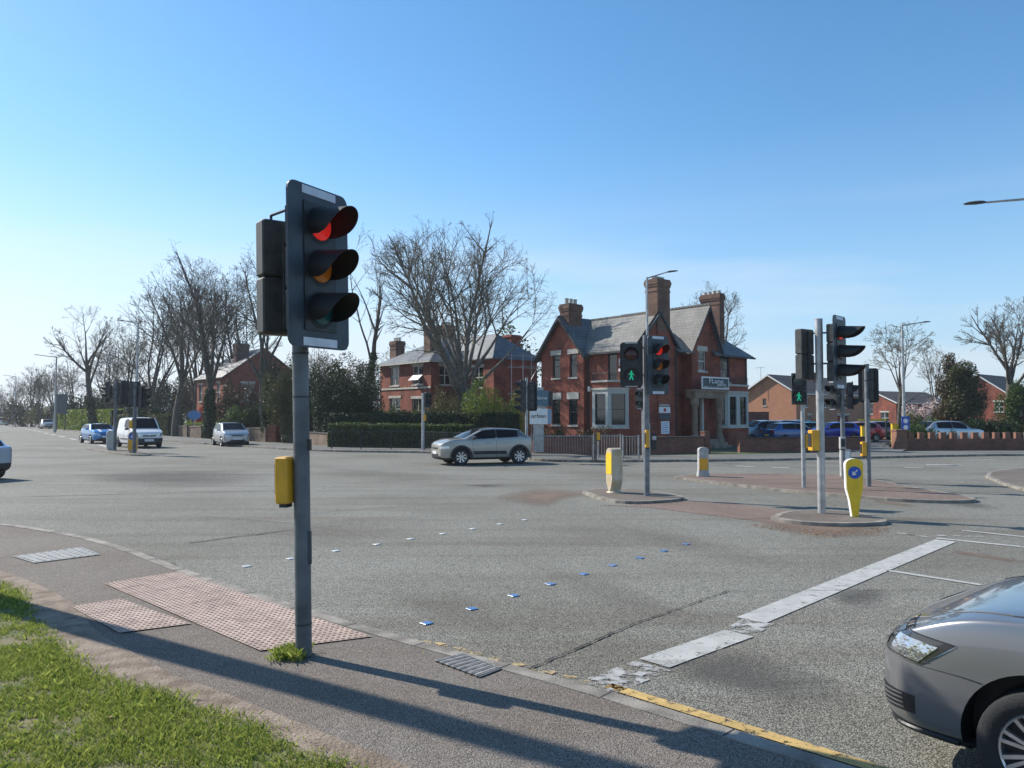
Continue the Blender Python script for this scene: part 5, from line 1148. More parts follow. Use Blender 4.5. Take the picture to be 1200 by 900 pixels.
# signs on the villa (parts)
sg_ = P_box('shop_sign', 'signwhite', 5.0, 7.75, -.95, -.88, 3.56, 4.3)
b = MB(); b.box(5.08, 7.67, -.96, -.951, 3.64, 4.22); b.build('sign_panel', M['board'], sg_)
FRT = (math.pi/2, 0, 0)
text_mesh('lettering', 'FLame', .42, M['signwhite'], sg_, (6.4,-.965,4.04), FRT, sx=1.35); text_mesh('lettering', 'URBAN SPA', .2, M['signwhite'], sg_, (6.95,-.965,3.82), FRT, sx=.9); 
b = MB(); b.box(5.15,7.6,-.966,-.961,3.645,3.725); b.build('strip', M['greyp'], sg_); text_mesh('lettering', 'HAIR  BEAUTY  TANNING', .09, M['black'], sg_, (6.37,-.97,3.685), FRT, sx=1.5)
for zz0, zz1, m_, x0, x1 in ((2.5,2.62,'greyp',2.06,2.95),(2.1,2.46,'signwhite',2.0,3.02),(1.72,2.06,'board',2.05,3.0),(.88,1.62,'signwhite',2.18,2.92)):
    b = MB(); b.box(x0,x1,-.115,-.085,zz0,zz1); pn = b.build('notice_board', M[m_], hv)
    if m_ == 'signwhite' and zz0 > 2: b = MB(); b.box(2.4,2.62,-.121,-.116,2.18,2.38); b.build('red_emblem', M['lampred'], pn)
    if zz0 < 1:
        for k in range(5): b = MB(); b.box(2.26,2.84-.1*(k%2),-.119,-.116,1.5-.13*k,1.53-.13*k); b.build('text_line', M['blue'], pn)
bx2 = text_mesh('wall_lettering', 'flame', .62, M['signwhite'], hv, (-.03,.62,5.02), (math.pi/2,0,-math.pi/2), .02, sx=.85)
b = MB(); b.box(-.04,-.005,.05,1.2,4.5,4.66); b.build('wall_sign_bar', M['signwhite'], hv)
b = MB(); b.box(-.2,-.01,.75,.95,4.05,4.3); b.build('wall_lantern', M['iron'], hv)
b = MB(); b.box(-.12,-.01,3.45,3.6,3.4,3.7); b.build('alarm_box', M['signwhite'], hv)

# ---- generic house: near corner at origin, x along the shaded front, y along the sunlit front
def house(name, label, corner, phi, lx, ly, ez, rz, wallm, roofm, wl=(), wr=(), ch=(), gable=None, roofm2=None, ov=.35, cat='house'):
    h = thing(name, label, cat, (*corner, 0), phi); mb = MB(); A = Face((0,0,0), Y_, -X_); B = Face((0,0,0), X_, -Y_)
    wall_panel(mb, (0,0,0), Y_, -X_, ly, 0, ez, [w[:4] for w in wl]); wall_panel(mb, (0,0,0), X_, -Y_, lx, 0, ez, [w[:4] for w in wr])
    mb.add([(lx,0,0),(lx,ly,0),(lx,ly,ez),(lx,0,ez)], [(0,1,2,3)]); mb.add([(lx,ly,0),(0,ly,0),(0,ly,ez),(lx,ly,ez)], [(0,1,2,3)])
    if gable == 'x': mb.add([(0,0,ez),(0,ly,ez),(0,ly/2,rz)], [(0,2,1)]); mb.add([(lx,0,ez),(lx,ly,ez),(lx,ly/2,rz)], [(0,1,2)])
    if gable == 'y': mb.add([(0,0,ez),(lx,0,ez),(lx/2,0,rz)], [(0,1,2)]); mb.add([(0,ly,ez),(lx,ly,ez),(lx/2,ly,rz)], [(0,2,1)])
    mb.build('wall', M[wallm], h)
    for F_, ws in ((A, wl), (B, wr)):
        for w_ in ws: kw = w_[4] if len(w_) > 4 else {}; F_.window(h, *w_[:4], **{**dict(lintel=1, fm='frame'), **kw})
    e_ = ez-.12
    if gable == 'x':
        s_ = (rz-ez)/(ly/2)*ov
        for ya, yb, mm_ in ((-ov, ly/2, roofm), (ly+ov, ly/2, roofm)): mb = MB(); roof_slab(mb, [(-ov,ya,ez-s_+.05),(lx+ov,ya,ez-s_+.05),(lx+ov,yb,rz+.1),(-ov,yb,rz+.1)], .1); mb.build('roof', M[mm_], h)
        for ya in (-ov-.02, ly+ov+.02):
            mb = MB(); z0 = ez-s_+.03; mb.add([(-ov-.05,ya,z0),(-ov-.05,ly/2,rz+.08),(-ov-.05,ly/2,rz-.1),(-ov-.05,ya,z0-.16),(-ov-.01,ya,z0),(-ov-.01,ly/2,rz+.08),(-ov-.01,ly/2,rz-.1),(-ov-.01,ya,z0-.16)], [(0,1,2,3),(7,6,5,4),(0,4,5,1),(3,2,6,7),(0,3,7,4)]); mb.build('bargeboard', M['frame'], h)
        mb = MB(); mb.box(-ov,lx+ov,-ov-.1,-ov-.005,ez-s_-.1,ez-s_+.02); mb.build('gutter', M['frame'], h)
    elif gable == 'y':
        for xa in (-ov, lx+ov): mb = MB(); s_ = (rz-ez)/(lx/2)*ov; roof_slab(mb, [(xa,-ov,ez-s_+.05),(xa,ly+ov,ez-s_+.05),(lx/2,ly+ov,rz+.1),(lx/2,-ov,rz+.1)], .1); mb.build('roof', M[roofm], h)
    else:
        i = min(lx, ly)/2; a = (i, i) if lx >= ly else (i, i); R0 = (a[0], a[1], rz); R1 = (lx-i, ly/2, rz) if lx >= ly else (lx/2, ly-i, rz)
        c_ = [(-ov,-ov,e_),(lx+ov,-ov,e_),(lx+ov,ly+ov,e_),(-ov,ly+ov,e_)]
        if lx >= ly: qs = [[c_[0],c_[1],R1,R0],[c_[1],c_[2],R1],[c_[2],c_[3],R0,R1],[c_[3],c_[0],R0]]
        else: qs = [[c_[0],c_[1],R0],[c_[1],c_[2],R1,R0],[c_[2],c_[3],R1],[c_[3],c_[0],R0,R1]]
        for k, q_ in enumerate(qs): mb = MB(); roof_slab(mb, q_, .1); mb.build('roof', M[(roofm2 or roofm) if k == 3 else roofm], h)
        mb = MB(); mb.box(-ov-.09,-ov-.005,-ov,ly+ov,e_-.16,e_-.03); mb.box(-ov-.09,lx+ov,-ov-.1,-ov-.005,e_-.16,e_-.03); mb.build('gutter', M['stone'], h)
    for c in ch: chimney(h, *c)
    return h
lw = dict(lintel=1, lh=.2, cols=2)
v2 = house('hipped_villa', 'long red brick villa with hipped grey roof behind the big fan shaped bare tree', (-6.33,60), PHI, 9.6, 7.8, 6.4, 8.6, 'redbrick', 'slate', roofm2='slate',
      wl=[(4.7,6.1,4.45,5.95,lw),(1.15,2.65,4.45,5.95,lw),(4.5,6.2,1.6,3.4,lw),(1.1,2.7,1.4,3.3,lw)], wr=[(.8,1.9,4.4,5.9,lw)], ch=[(1.6,2.2,1.1,.9,6.5,9.3,1,'x'),(2.0,8.3,.9,1.0,5,8.5,4,'y'),(5.5,5.6,1.2,.8,7.5,9.9,4,'x')])
for k in (1.18, 1.92):   # two open white casements
    b = MB(); b.add([(0,0,0),(0,.66,0),(-.45,.66,-.42),(-.45,0,-.42)], [(0,1,2,3)]); b.add([(.03,0,0),(.03,.66,0),(-.42,.66,-.45),(-.42,0,-.45)], [(3,2,1,0)]); o = b.build('open_casement', M['frame'], v2); o.location = (-.02,k,5.2)
b = MB(); Face((0,0,0),Y_,-X_).box(b,0,7.8,.003,.06,4.1,4.25); b.build('string_course', M['stone'], v2)
wg = MB(); wall_panel(wg, (2.44,-4.8,0), Y_, -X_, 4.75, 0, 6.4, [(1.3,2.6,4.1,5.7)]); wall_panel(wg, (2.44,-4.8,0), X_, -Y_, 4.4, 0, 6.4, []); wg.add([(6.84,-4.8,0),(6.84,-.01,0),(6.84,-.01,6.4),(6.84,-4.8,6.4)], [(0,1,2,3)]); wg = wg.build('front_wing', M['redbrick'], v2)
Face((2.44,-4.8,0),Y_,-X_).window(v2, 1.3,2.6,4.1,5.7, **lw)
mb = MB(); roof_slab(mb, [(2.1,-5.1,6.3),(7.2,-5.1,6.3),(4.64,-2.4,8.5)]); roof_slab(mb, [(2.1,-5.1,6.3),(2.1,.2,6.3),(4.64,2.8,8.5),(4.64,-2.4,8.5)]); roof_slab(mb, [(7.2,-5.1,6.3),(7.2,.2,6.3),(4.64,2.8,8.5),(4.64,-2.4,8.5)]); mb.build('roof', M['slate'], v2)
mb = MB(); mb.box(1.4,2.43,-3.9,-1.8,3.3,3.45); mb.box(1.5,2.43,-3.8,-1.9,0,3.29); mb.build('bay', M['stone_dk'], v2)
b = MB(); b.box(6.0,7.0,-2.6,-1.4,5.5,8.5); b.box(5.9,7.1,-2.7,-1.3,8.3,8.4); b.build('chimney', M['redbrick'], v2)
house('gabled_villa', 'dark roofed brick villa half hidden behind the ivy clad trees on the left', (AT(262,85)[0], 85), PHI, 9, 9, 6.4, 9.6, 'redbrick', 'slate', wl=[(1.2,2.2,3.6,5.6,lw),(4,5.2,3.6,5.6,lw),(7,8.2,3.6,5.6,lw),(4,5.2,.8,2.8,lw)], wr=[(2,3.4,3.6,5.6,lw)], ch=[(3.0,3.0,1.5,1.0,7,10.3,4,'x')], gable='y')
house('orange_brick_house', 'modern orange brick house with plain gable and tiny window behind the car park', (31.45,85), PHI, 15.4, 6.6, 4.6, 6.55, 'orangebrick', 'tile', wl=[(3.7,4.15,3.1,3.9,dict(fm='dframe',lintel=None,sash=False))], wr=[(1.5,2.6,2.9,4.0,lw),(6,7.2,2.9,4.0,lw),(10.5,11.6,2.9,4.0,lw),(2.5,3.2,.2,2.0,lw),(9.2,12.0,.2,2.0,dict(cols=3,lintel=1))], ch=[(8,2.5,.8,.6,6,7.1,0,'x')], gable='x')
house('terraced_house', 'pale rendered terrace with grey roof seen beyond the driveway', (AT(1012,112)[0],112), R(55), 7, 8, 4.6, 6.1, 'oldbrick', 'tile', wl=[(2,3,2.8,4,lw)], wr=[(2,3.2,2.8,4,lw)], gable='y', ch=[(1.5,4,1.4,.8,5,7.4,4,'x')])
house('terraced_house', 'low red brick terrace with white framed end window beyond the bare drooping tree', (AT(1050,108)[0],108), R(30), 12, 6.5, 3.9, 5.4, 'redbrick', 'tile', wl=[(1.2,2.4,.8,2.4,lw),(3.6,5.2,2.2,3.6,lw)], wr=[(2,4,1,2.6,lw),(7,9,1,2.6,lw)], gable='x')
house('terraced_house', 'brick house with brown tiled roof and white sash window at the right edge', (AT(1187,92)[0],92), PHI, 9, 7.5, 4.3, 7.0, 'redbrick', 'tile', wl=[(3.9,5.1,2.1,3.9,lw),(1,2,2.4,3.6,lw)], wr=[(2,3.4,2.3,3.8,lw),(5.5,7,2.3,3.8,lw)], gable='x')
t = thing('tv_aerial', 'thin roof aerial above the orange brick gable', 'aerial', (*AT(892,88), 5.2)); b = MB(); b.tube((0,0,-.9),(0,0,2.3),.02,n=5); b.tube((-.6,0,2.2),(.4,0,2.3),.015,n=5)
for k in range(5): b.tube((-.5+.2*k,-.2,2.22+.02*k),(-.5+.2*k,.2,2.22+.02*k),.01,n=4)
b.build('mast', M['casing'], t)
# scaffolding between the villas
t = thing('scaffolding', 'bare scaffold poles against the left side of the corner villa', 'scaffold', (*AT(625,51.5), .02), PHI)
for x in (-.9,.9):
    for y in (0,1.2): b = MB(); b.tube((x,y,0),(x,y,6.1),.03,n=6); b.build('upright', M['galv'], t)
for z in (3.4,5.2,6.0):
    for y in (0,1.2): b = MB(); b.tube((-1.2,y,z),(1.2,y,z),.03,n=6); b.build('ledger', M['galv'], t)
b = MB(); b.tube((-.9,-.04,3.4),(.9,-.04,5.9),.03,n=6); b.build('brace', M['galv'], t)
# ---- shop sign post
t = thing('sign_totem', 'two stacked sign boxes on a pale post, blue grey above white', 'shop sign', (*AT(633,36.0), .02), R(-6)); D_ = 36.0
def tbox(nm, x0, x1, ya, yb, m, d=.3): b = MB(); k = D_/900; b.box((x0-633)*k,(x1-633)*k,-d/2,d/2,HZ(yb,D_),HZ(ya,D_)); return b.build(nm, M[m], t)
M['signblue'] = mat('slate_blue_panel', (.09,.17,.22), .4, var=.1); M['bluegrey'] = mat('blue_grey_side', (.25,.36,.48), .5)
tbox('post', 625, 637, 498, 530, 'greyp', .35); wb_ = tbox('white_box', 621, 642, 479.5, 497.5, 'signwhite', .45); sb_ = tbox('blue_box', 627, 643, 458.5, 476.5, 'signblue', .45); tbox('cap', 627, 636.5, 454.5, 458.3, 'greyp'); tbox('neck', 625, 640, 476.7, 479.3, 'greyp')
b = MB(); b.box(9.1*D_/900, 13*D_/900, -.2, .28, HZ(497,D_), HZ(480,D_)); b.build('side_panel', M['bluegrey'], wb_); b = MB(); b.box(10.1*D_/900, 14.5*D_/900, -.2, .28, HZ(476,D_), HZ(459,D_)); b.build('side_panel', M['iron'], sb_)
text_mesh('lettering', 'urban', .27, M['black'], wb_, (-.06,-.235,HZ(488,D_)), (math.pi/2,0,0), sx=1.15); text_mesh('lettering', 'flame', .22, M['signwhite'], sb_, (.08,-.235,HZ(467,D_)), (math.pi/2,0,0), sx=1.1)

# ---- walls
def gwall(label, pts, h, m='wallbrick', th=.25, cope='tile', z=.0, piers=(), ph=.25, pw=.34, pm=None, name='garden_wall', group=None):
    t = thing(name, label, 'wall', (0,0,z), 0, group)
    for a, b_ in zip(pts, pts[1:]):
        a, b_ = Vector(a), Vector(b_); d = b_-a; l = d.length; ang = math.atan2(d.y, d.x); mb = MB(); mb.box(0,l,-th/2,th/2,0,h); w_ = mb.build('brickwork', M[m], t); w_.location = (a.x,a.y,0); w_.rotation_euler = (0,0,ang)
        if cope: mb = MB(); mb.box(-.02,l+.02,-th/2-.04,th/2+.04,h+.002,h+.07); c_ = mb.build('coping', M[cope], t); c_.location = (a.x,a.y,0); c_.rotation_euler = (0,0,ang)
    for p in piers:
        mb = MB(); mb.box(-pw/2,pw/2,-pw/2,pw/2,0,h+ph); mb.box(-pw/2-.03,pw/2+.03,-pw/2-.03,pw/2+.03,h+ph,h+ph+.06); w_ = mb.build('pier', M[pm or m], t); w_.location = (p[0],p[1],0); w_.rotation_euler = (0,0,ang)
    return t
gwall('brick garden wall behind the grey railings below the lit front of the corner villa', [AT(560,41), AT(630,38), AT(735,37.6), AT(750,38.2)], .86, 'wallbrick')
gwall('dark brick wall in front of the villa steps and chimney gable', [AT(752,38.4), AT(830,40.2)], .82, 'wallbrick', piers=[AT(826,40.1)])
gwall('long dark brick wall in front of the parked cars', [AT(868,40.6), AT(1012,42.0)], .74, 'wallbrick', piers=[AT(868,40.6)])
a_, b_ = Vector(AT(1053,43.0)), Vector(AT(1290,43.6)); n_ = int((b_-a_).length/.62)
t = gwall('long brick wall with a row of short upright piers along the right pavement', [tuple(a_), tuple(b_)], .66, 'wallbrick', cope=None)
for i in range(1, n_):
    p = a_.lerp(b_, i/n_); mb = MB(); mb.box(-.15,.15,-.11,.11,.662,.97); mb.box(-.165,.165,-.125,.125,.97,1.01); w_ = mb.build('upright_pier', M['pierbrick'], t); w_.location = (*p,0)
mb = MB(); mb.box(-.3,.3,-.3,.3,0,1.1); mb.box(-.34,.34,-.34,.34,1.1,1.17); w_ = mb.build('gate_pier', M['pierbrick'], t); w_.location = (*a_,0)
A_, B_ = Vector(AT(207,69.5)), Vector(AT(316,56.8))
t = gwall('low old brick wall with recessed panels beside the silver small car', [tuple(A_), tuple(B_)], .98, 'oldbrick', cope='stone_dk', piers=[tuple(A_.lerp(B_, f)) for f in (0,.16,.33,.5,.98)], ph=.08, pw=.5)
gwall('orange brick gate pier at the end of the old wall', [AT(318,56.5), AT(327,56.2)], 1.3, 'redbrick', th=.6)
gwall('short stone coloured wall by the hedge left of the near signal', [AT(357,52), AT(388,48)], .8, 'oldbrick')
gwall('distant low brick wall along the left road behind the pedestrian', [AT(70,112), AT(135,88), AT(180,76)], 1.0, 'wallbrick', cope='stone_dk')
# bright yellow gate posts
for px, D_, y0, y1, lb in ((1046,46.5,497,524,'tall yellow post beside the gate pier at the car park entrance'),(1010.5,44.5,500,521,'yellow post at the left side of the car park entrance'),(1049.5,49,498,512,'second yellow post just behind the tall one by the gate pier')):
    t = thing('yellow_post', lb, 'gate post', (*AT(px,D_), .05)); h_ = HZ(y0,D_)-.05; b = MB(); b.cbox(0,0,h_/2,.2,.2,h_,bev=.02); b.build('post', M['ybol'], t); b = MB(); b.cbox(0,0,h_+.02,.24,.24,.04); b.build('cap', M['ybox'], t)
t = thing('height_barrier', 'low yellow rail across the back of the car park entrance', 'barrier', (*AT(1022,60), 0)); b = MB(); b.box(-1.1,1.1,-.03,.03,1.55,1.68); b.build('rail', M['ybol'], t)
for x in (-1.05,1.05): b = MB(); b.box(x-.04,x+.04,-.04,.04,0,1.549); b.build('post', M['iron'], t)
gwall('dark fence wall at the back of the car park', [AT(1000,66), AT(1052,62)], 1.2, 'wallbrick', cope=None)
gwall('brown boundary wall under the orange gable', [AT(868,66), AT(900,66.5)], 2.2, 'wallbrick')

# ---- signs
t = thing('direction_sign', 'large direction board seen from behind beside the distant silver saloon', 'road sign', (*AT(68,97), .1), R(-12)); b = MB(); b.box(-.55,1.35,0,.05,HZ(485,97)-.1,HZ(462,97)-.1); b.build('board', M['board'], t)
for x in (-.2,1.0): b = MB(); b.tube((x,.1,0),(x,.1,HZ(461,97)-.1),.06,n=8); b.build('post', M['casing'], t)
t = thing('agent_board', 'light blue eight sided board standing above the low old wall', 'sign board', (*AT(228,70), .05)); b = MB(); b.prism([(.64*math.cos(R(22.5+45*i))*1.0, .64*math.sin(R(22.5+45*i))*.68) for i in range(8)], 0, .05); o = b.build('board', M['bluesign'] if 'bluesign' in M else mat('pale_blue_board', (.12,.3,.6), .5), t); o.rotation_euler = (math.pi/2,0,0); o.location = (0,0,HZ(486.5,70)-.05)
b = MB(); b.box(-.04,.04,.005,.06,0,HZ(491,70)-.05); b.build('post', M['frame'], t)

# ------------------------------------------------------------------ bare trees
class TreeGen:
    def __init__(s, seed): s.r = random.Random(seed); s.V = [[], []]; s.F = [[], []]; s.tips = []
    def path(s, pts, rad, n, which):
        V, F = s.V[which], s.F[which]; base = len(V); m = len(pts)
        for i in range(m):
            a = pts[max(0,i-1)]; b = pts[min(m-1,i+1)]; dx, dy, dz = b[0]-a[0], b[1]-a[1], b[2]-a[2]; l = math.sqrt(dx*dx+dy*dy+dz*dz) or 1; dx, dy, dz = dx/l, dy/l, dz/l
            if abs(dz) < .9: ux, uy, uz = dy, -dx, 0
            else: ux, uy, uz = 0, dz, -dy
            l = math.sqrt(ux*ux+uy*uy+uz*uz) or 1; ux, uy, uz = ux/l, uy/l, uz/l; vx, vy, vz = dy*uz-dz*uy, dz*ux-dx*uz, dx*uy-dy*ux
            for k in range(n):
                t = 6.28318*k/n; c, q = math.cos(t)*rad[i], math.sin(t)*rad[i]; V.append((pts[i][0]+ux*c+vx*q, pts[i][1]+uy*c+vy*q, pts[i][2]+uz*c+vz*q))
        for i in range(m-1):
            for k in range(n): a = base+i*n+k; b = base+i*n+(k+1)%n; F.append((a, b, b+n, a+n))
    def grow(s, p, d, L_, r_, lev, P):
        rr = s.r; ns = max(2 if lev > 3 else 3, int(L_/P['seg'][lev])); st = L_/ns; pts = [p]; rad = [r_]; kids = []
        nk = P['kids'][lev] if lev < len(P['kids']) else 0; start = P['start'][lev]; wob = P['wob'][lev]; tr = P['trop'][lev]
        broke = False; env = P.get('env'); slots = sorted(rr.uniform(start, 1) for _ in range(nk)) if nk else []; rend = P['rmin'] if lev >= 3 else r_*(.5 if lev == 0 else .25)
        for i in range(ns):
            d = (d[0]+rr.gauss(0,wob), d[1]+rr.gauss(0,wob), d[2]+rr.gauss(0,wob)+tr); l = math.sqrt(d[0]**2+d[1]**2+d[2]**2); d = (d[0]/l, d[1]/l, d[2]/l)
            p = (p[0]+d[0]*st, p[1]+d[1]*st, p[2]+d[2]*st); t = (i+1)/ns
            if lev > 0 and env:
                ex = (p[0]-env[0])/env[3]; ey = (p[1]-env[1])/env[3]; ez = (p[2]-env[2])/(env[4] if p[2] > env[2] else env[5]); q2 = ex*ex+ey*ey+ez*ez
                if q2 > 1+rr.uniform(-.14,.1) and i > 0: p = pts[-1]; broke = True; break
            ri = r_+(rend-r_)*t; pts.append(p); rad.append(max(P['rmin'], ri))
            while slots and slots[0] <= t: slots.pop(0); kids.append((p, d, t, ri, i+1))
        if broke and len(rad) > 1:
            m_ = len(rad)-1; rad = [max(P['rmin'], r0_*(1-.93*(i_/m_)**1.1)) for i_, r0_ in enumerate(rad)]
        kids = [(q, dd, t, min(ri, rad[min(ix, len(rad)-1)])) for q, dd, t, ri, ix in kids]
        s.path(pts, rad, 9 if lev == 0 else (6 if lev == 1 else (4 if lev == 2 else 3)), 0 if lev < 3 else 1)
        if lev >= len(P['kids']): s.tips.append(p); return
        ph = rr.uniform(0, 6.28)
        for (q, dd, t, ri) in kids+([(p, d, 1, rad[-1])] if not broke else []):
            ph += 2.4+rr.uniform(-.5,.5); a0, a1 = P['ang'][lev]; an = R(rr.uniform(a0, a1))*(.5 if t == 1 else 1)
            ux, uy, uz = (dd[1], -dd[0], 0) if abs(dd[2]) < .95 else (1, 0, 0); l = math.sqrt(ux*ux+uy*uy+uz*uz); ux, uy, uz = ux/l, uy/l, uz/l; vx, vy, vz = dd[1]*uz-dd[2]*uy, dd[2]*ux-dd[0]*uz, dd[0]*uy-dd[1]*ux
            c, q_ = math.cos(ph)*math.sin(an), math.sin(ph)*math.sin(an); ca = math.cos(an); nd = (dd[0]*ca+ux*c+vx*q_, dd[1]*ca+uy*c+vy*q_, dd[2]*ca+uz*c+vz*q_)
            s.grow(q, nd, L_*P['ratio'][lev]*(1-.42*t*(lev > 0))*rr.uniform(.75,1.2), max(P['rmin'], min(ri*.85, r_*P['rr'][lev])), lev+1, P)
def PP(**k):
    d = dict(seg=[.8,.8,.6,.45,.35,.3], kids=[6,7,6,5,4], start=[.55,.3,.25,.2,.2,0], wob=[.04,.09,.12,.14,.16,.2], trop=[.02,.05,.03,.02,.01,0], ratio=[1.6,.55,.55,.55,.6], rr=[.55,.5,.5,.5,.55], ang=[(20,45),(25,50),(25,55),(25,60),(25,60)], rmin=.009); d.update(k); return d
def bare_tree(label, loc, H_, P, seed, trunk_h, r0, lean=(0,0), bark='bark', twig='twig', buds=0, name='bare_tree', group=None, ivy=0, spread=1, budm='buds'):
    g = TreeGen(seed); g.grow((0,0,-.1), (lean[0], lean[1], 1), trunk_h, r0, 0, P)
    A = [np.array(v, dtype=float).reshape(-1,3) for v in g.V]; zmax = np.percentile(A[1][:,2], 99.7); k = H_/zmax; k = 1 if P.get('env') and abs(k-1) < .12 else k
    t = thing(name, label, 'tree', loc, 0, group)
    for i, (nm, m) in enumerate((('trunk', bark), ('crown', twig))):
        V = A[i]; V[:,2] *= k; V[:,:2] *= k*spread; mesh_np(nm, V, np.array(g.F[i]), M[m], t, smooth=i == 0)
    if buds:
        T = np.array(g.tips); T = T*np.array([k*spread,k*spread,k]); r = np.random.RandomState(seed); T = T[r.choice(len(T), min(len(T), buds), replace=len(T) < buds)]; leafmesh('buds', T+r.normal(0,.06,T.shape), .032, M[budm], t, seed)
    if ivy:
        r = np.random.RandomState(seed+5); nr_ = max(3, int(trunk_h/P['seg'][0])); B = A[0][:9*(nr_+1)]; ix = r.randint(0, 9*nr_, 6500); f_ = r.rand(6500,1); Q = B[ix]*(1-f_)+B[ix+9]*f_; Q = Q[Q[:,2] < ivy]; Q = Q+r.normal(0,1,Q.shape)*(.06+.07*vnoise(Q[:,0]*3+9,Q[:,2],1.1,6))[:,None]; leafmesh('ivy', Q, .07, M['ivy'], t, seed)
    return t
def leafmesh(name, C_, size, m, parent, seed=0, flat=.0):
    r = np.random.RandomState(seed+77); n = len(C_); a = r.normal(0,1,(n,3)); a /= np.linalg.norm(a,axis=1)[:,None]; b = np.cross(a, r.normal(0,1,(n,3))); b /= np.linalg.norm(b,axis=1)[:,None]
    sz = size*r.uniform(.6,1.4,(n,1)); a = a*sz; b = b*sz*.6; V = np.stack([C_-a, C_-b*.9+a*.1, C_+a, C_+b*.9+a*.1], 1).reshape(-1,3)
    return mesh_np(name, V, np.arange(n*4).reshape(-1,4), m, parent)
def blob_points(blobs, n, r, shell=.45):
    w_ = np.array([b[3]*b[4]*b[5] for b in blobs])**.67; idx = r.choice(len(blobs), n, p=w_/w_.sum()); B = np.array(blobs)[idx]; d = r.normal(0,1,(n,3)); d /= np.linalg.norm(d,axis=1)[:,None]
    rad = 1-shell*r.rand(n)**1.6; ph = vnoise(d[:,0]*3+idx*7.3, d[:,1]*3+d[:,2]*3+50, 1.0, 4)*.35+.8; return B[:,:3]+d*B[:,3:6]*(rad*ph)[:,None]
def shrub(label, loc, blobs, n, size, m, name='shrub', cat='shrub', seed=0, stem=True, group=None, core=True):
    """leaf clumps on a few stems, all in local coordinates"""
    t = thing(name, label, cat, loc, 0, group); r = np.random.RandomState(seed); small = []; rb = random.Random(seed)
    for (x,y,z,a,b,c) in blobs:
        for _ in range(7): u = [rb.gauss(0,1) for _ in range(3)]; l = math.sqrt(sum(q*q for q in u)); small.append((x+u[0]/l*a*.55, y+u[1]/l*b*.55, z+u[2]/l*c*.55, a*.5, b*.5, c*.5))
    P = blob_points(small, n, r); P = P[P[:,2] > .03]; leafmesh('foliage', P, size, M[m], t, seed)
    mb = MB()
    for (x,y,z,a,b,c) in blobs:
        for _ in range(5): mb.tube((x*.3+rb.uniform(-.1,.1), y*.3, 0), (x+rb.uniform(-.4,.4)*a, y+rb.uniform(-.4,.4)*b, z+rb.uniform(0,.6)*c), .035, .01, 5)
    mb.build('stems', M['bark'], t)
    return t
def hedge(label, pts, h, th, m, n, size=.05, seed=0, z=.02, core='leafcore'):
    t = thing('hedge', label, 'hedge', (0,0,z)); mb = MB(); r = np.random.RandomState(seed); out = []
    for a, b_ in zip(pts, pts[1:]):
        a, b_ = Vector(a), Vector(b_); d = b_-a; l = d.length; u = d/l; nn = Vector((-u.y,u.x)); q = [a-nn*th*.42, b_-nn*th*.42, b_+nn*th*.42, a+nn*th*.42]; mb.prism([tuple(v) for v in q], 0, h-.07)
        k = int(n*l); s_ = r.rand(k)*l; f = r.rand(k); ar = h*2+th; off = np.where(f < h/ar, -th/2, np.where(f < 2*h/ar, th/2, r.uniform(-.5,.5,k)*th)); zz = np.where(f < 2*h/ar, r.rand(k)*h, h); nz_ = (vnoise(s_+a.x, zz+a.y, 1.6, 8)-.5)*.14
        off = off+r.normal(0,.04,k)+np.sign(off)*nz_; zz = zz+r.normal(0,.03,k)+nz_*(zz > h*.9); out.append(np.stack([a.x+u.x*s_+nn.x*off, a.y+u.y*s_+nn.y*off, np.maximum(.02,zz)],1))
    leafmesh('foliage', np.concatenate(out), size, M[m], t, seed); mb.build('solid_core', M['core'], t); return t  # dark solid block added inside so the hedge is not see-through
M['core'] = mat('hedge_inside', (.015,.025,.01), 1)

# env = (cx, cy, cz, horizontal radius, height above cz, depth below cz)
def tree_at(label, px, D_, top, cw, cb, seed, fork, r0, limbs=7, lr=None, dx=0, ang0=(12,48), dens=(11,8,5,3), **k):
    H_ = HZ(top, D_); hw = cw/2*D_/900; zb = HZ(cb, D_); cz = zb+(H_-zb)*.45; env = (dx*D_/900, 0, cz, hw, H_-cz, cz-zb+.3); L0 = (H_-fork)*1.05
    P = PP(env=env, kids=[limbs]+list(dens), start=[.55,.16,.14,.12,.1,0], ratio=[L0/fork,.42,.5,.52,.55], rr=[.36,.34,.42,.5,.6], ang=[ang0,(22,48),(22,50),(25,55),(25,60)], trop=k.pop('trop', [0,.02,.02,.015,.01,0]), wob=[.04,.06,.09,.12,.15,.18], seg=[.8,.8,.55,.4,.3,.25], rmin=k.pop('rmin', .009))
    P['start'][1] = k.pop('inner', .16); P['rr'][0] = k.pop('limbr', .36)
    return bare_tree(label, (*AT(px,D_),0), H_, P, seed, fork, r0, **k)
tree_at('huge fan shaped bare tree with many limbs in front of the hipped villa', 549, 53, 264, 252, 462, 27, 4.2, .6, limbs=14, inner=.3, limbr=.3, ang0=(6,64), dens=(13,9,6), bark='barkpale', buds=6000, dx=-24)
tree_at('slim bare tree with ivy on its trunk just right of the near signal head', 428, 56, 262, 62, 440, 5, 9, .26, limbs=10, ang0=(15,45), dens=(7,6,4), ivy=6.5)
tree_at('tall bare tree with dark ivy round its forked trunk above the old wall', 247, 63, 296, 160, 440, 21, 4.2, .52, limbs=8, ang0=(12,62), dens=(12,8,5,2), ivy=4.5, twig='twigdark', dx=-22)
tree_at('tall straight bare tree at the left of the ivy clad one', 207, 69, 305, 130, 430, 8, 5.0, .42, limbs=10, ang0=(8,62), dens=(11,8,5), twig='twigdark')
tree_at('bare tree with a wide fork directly behind the left signal head', 312, 60, 288, 115, 425, 33, 4.6, .45, limbs=9, ang0=(8,62), dens=(11,8,5), twig='twigdark')
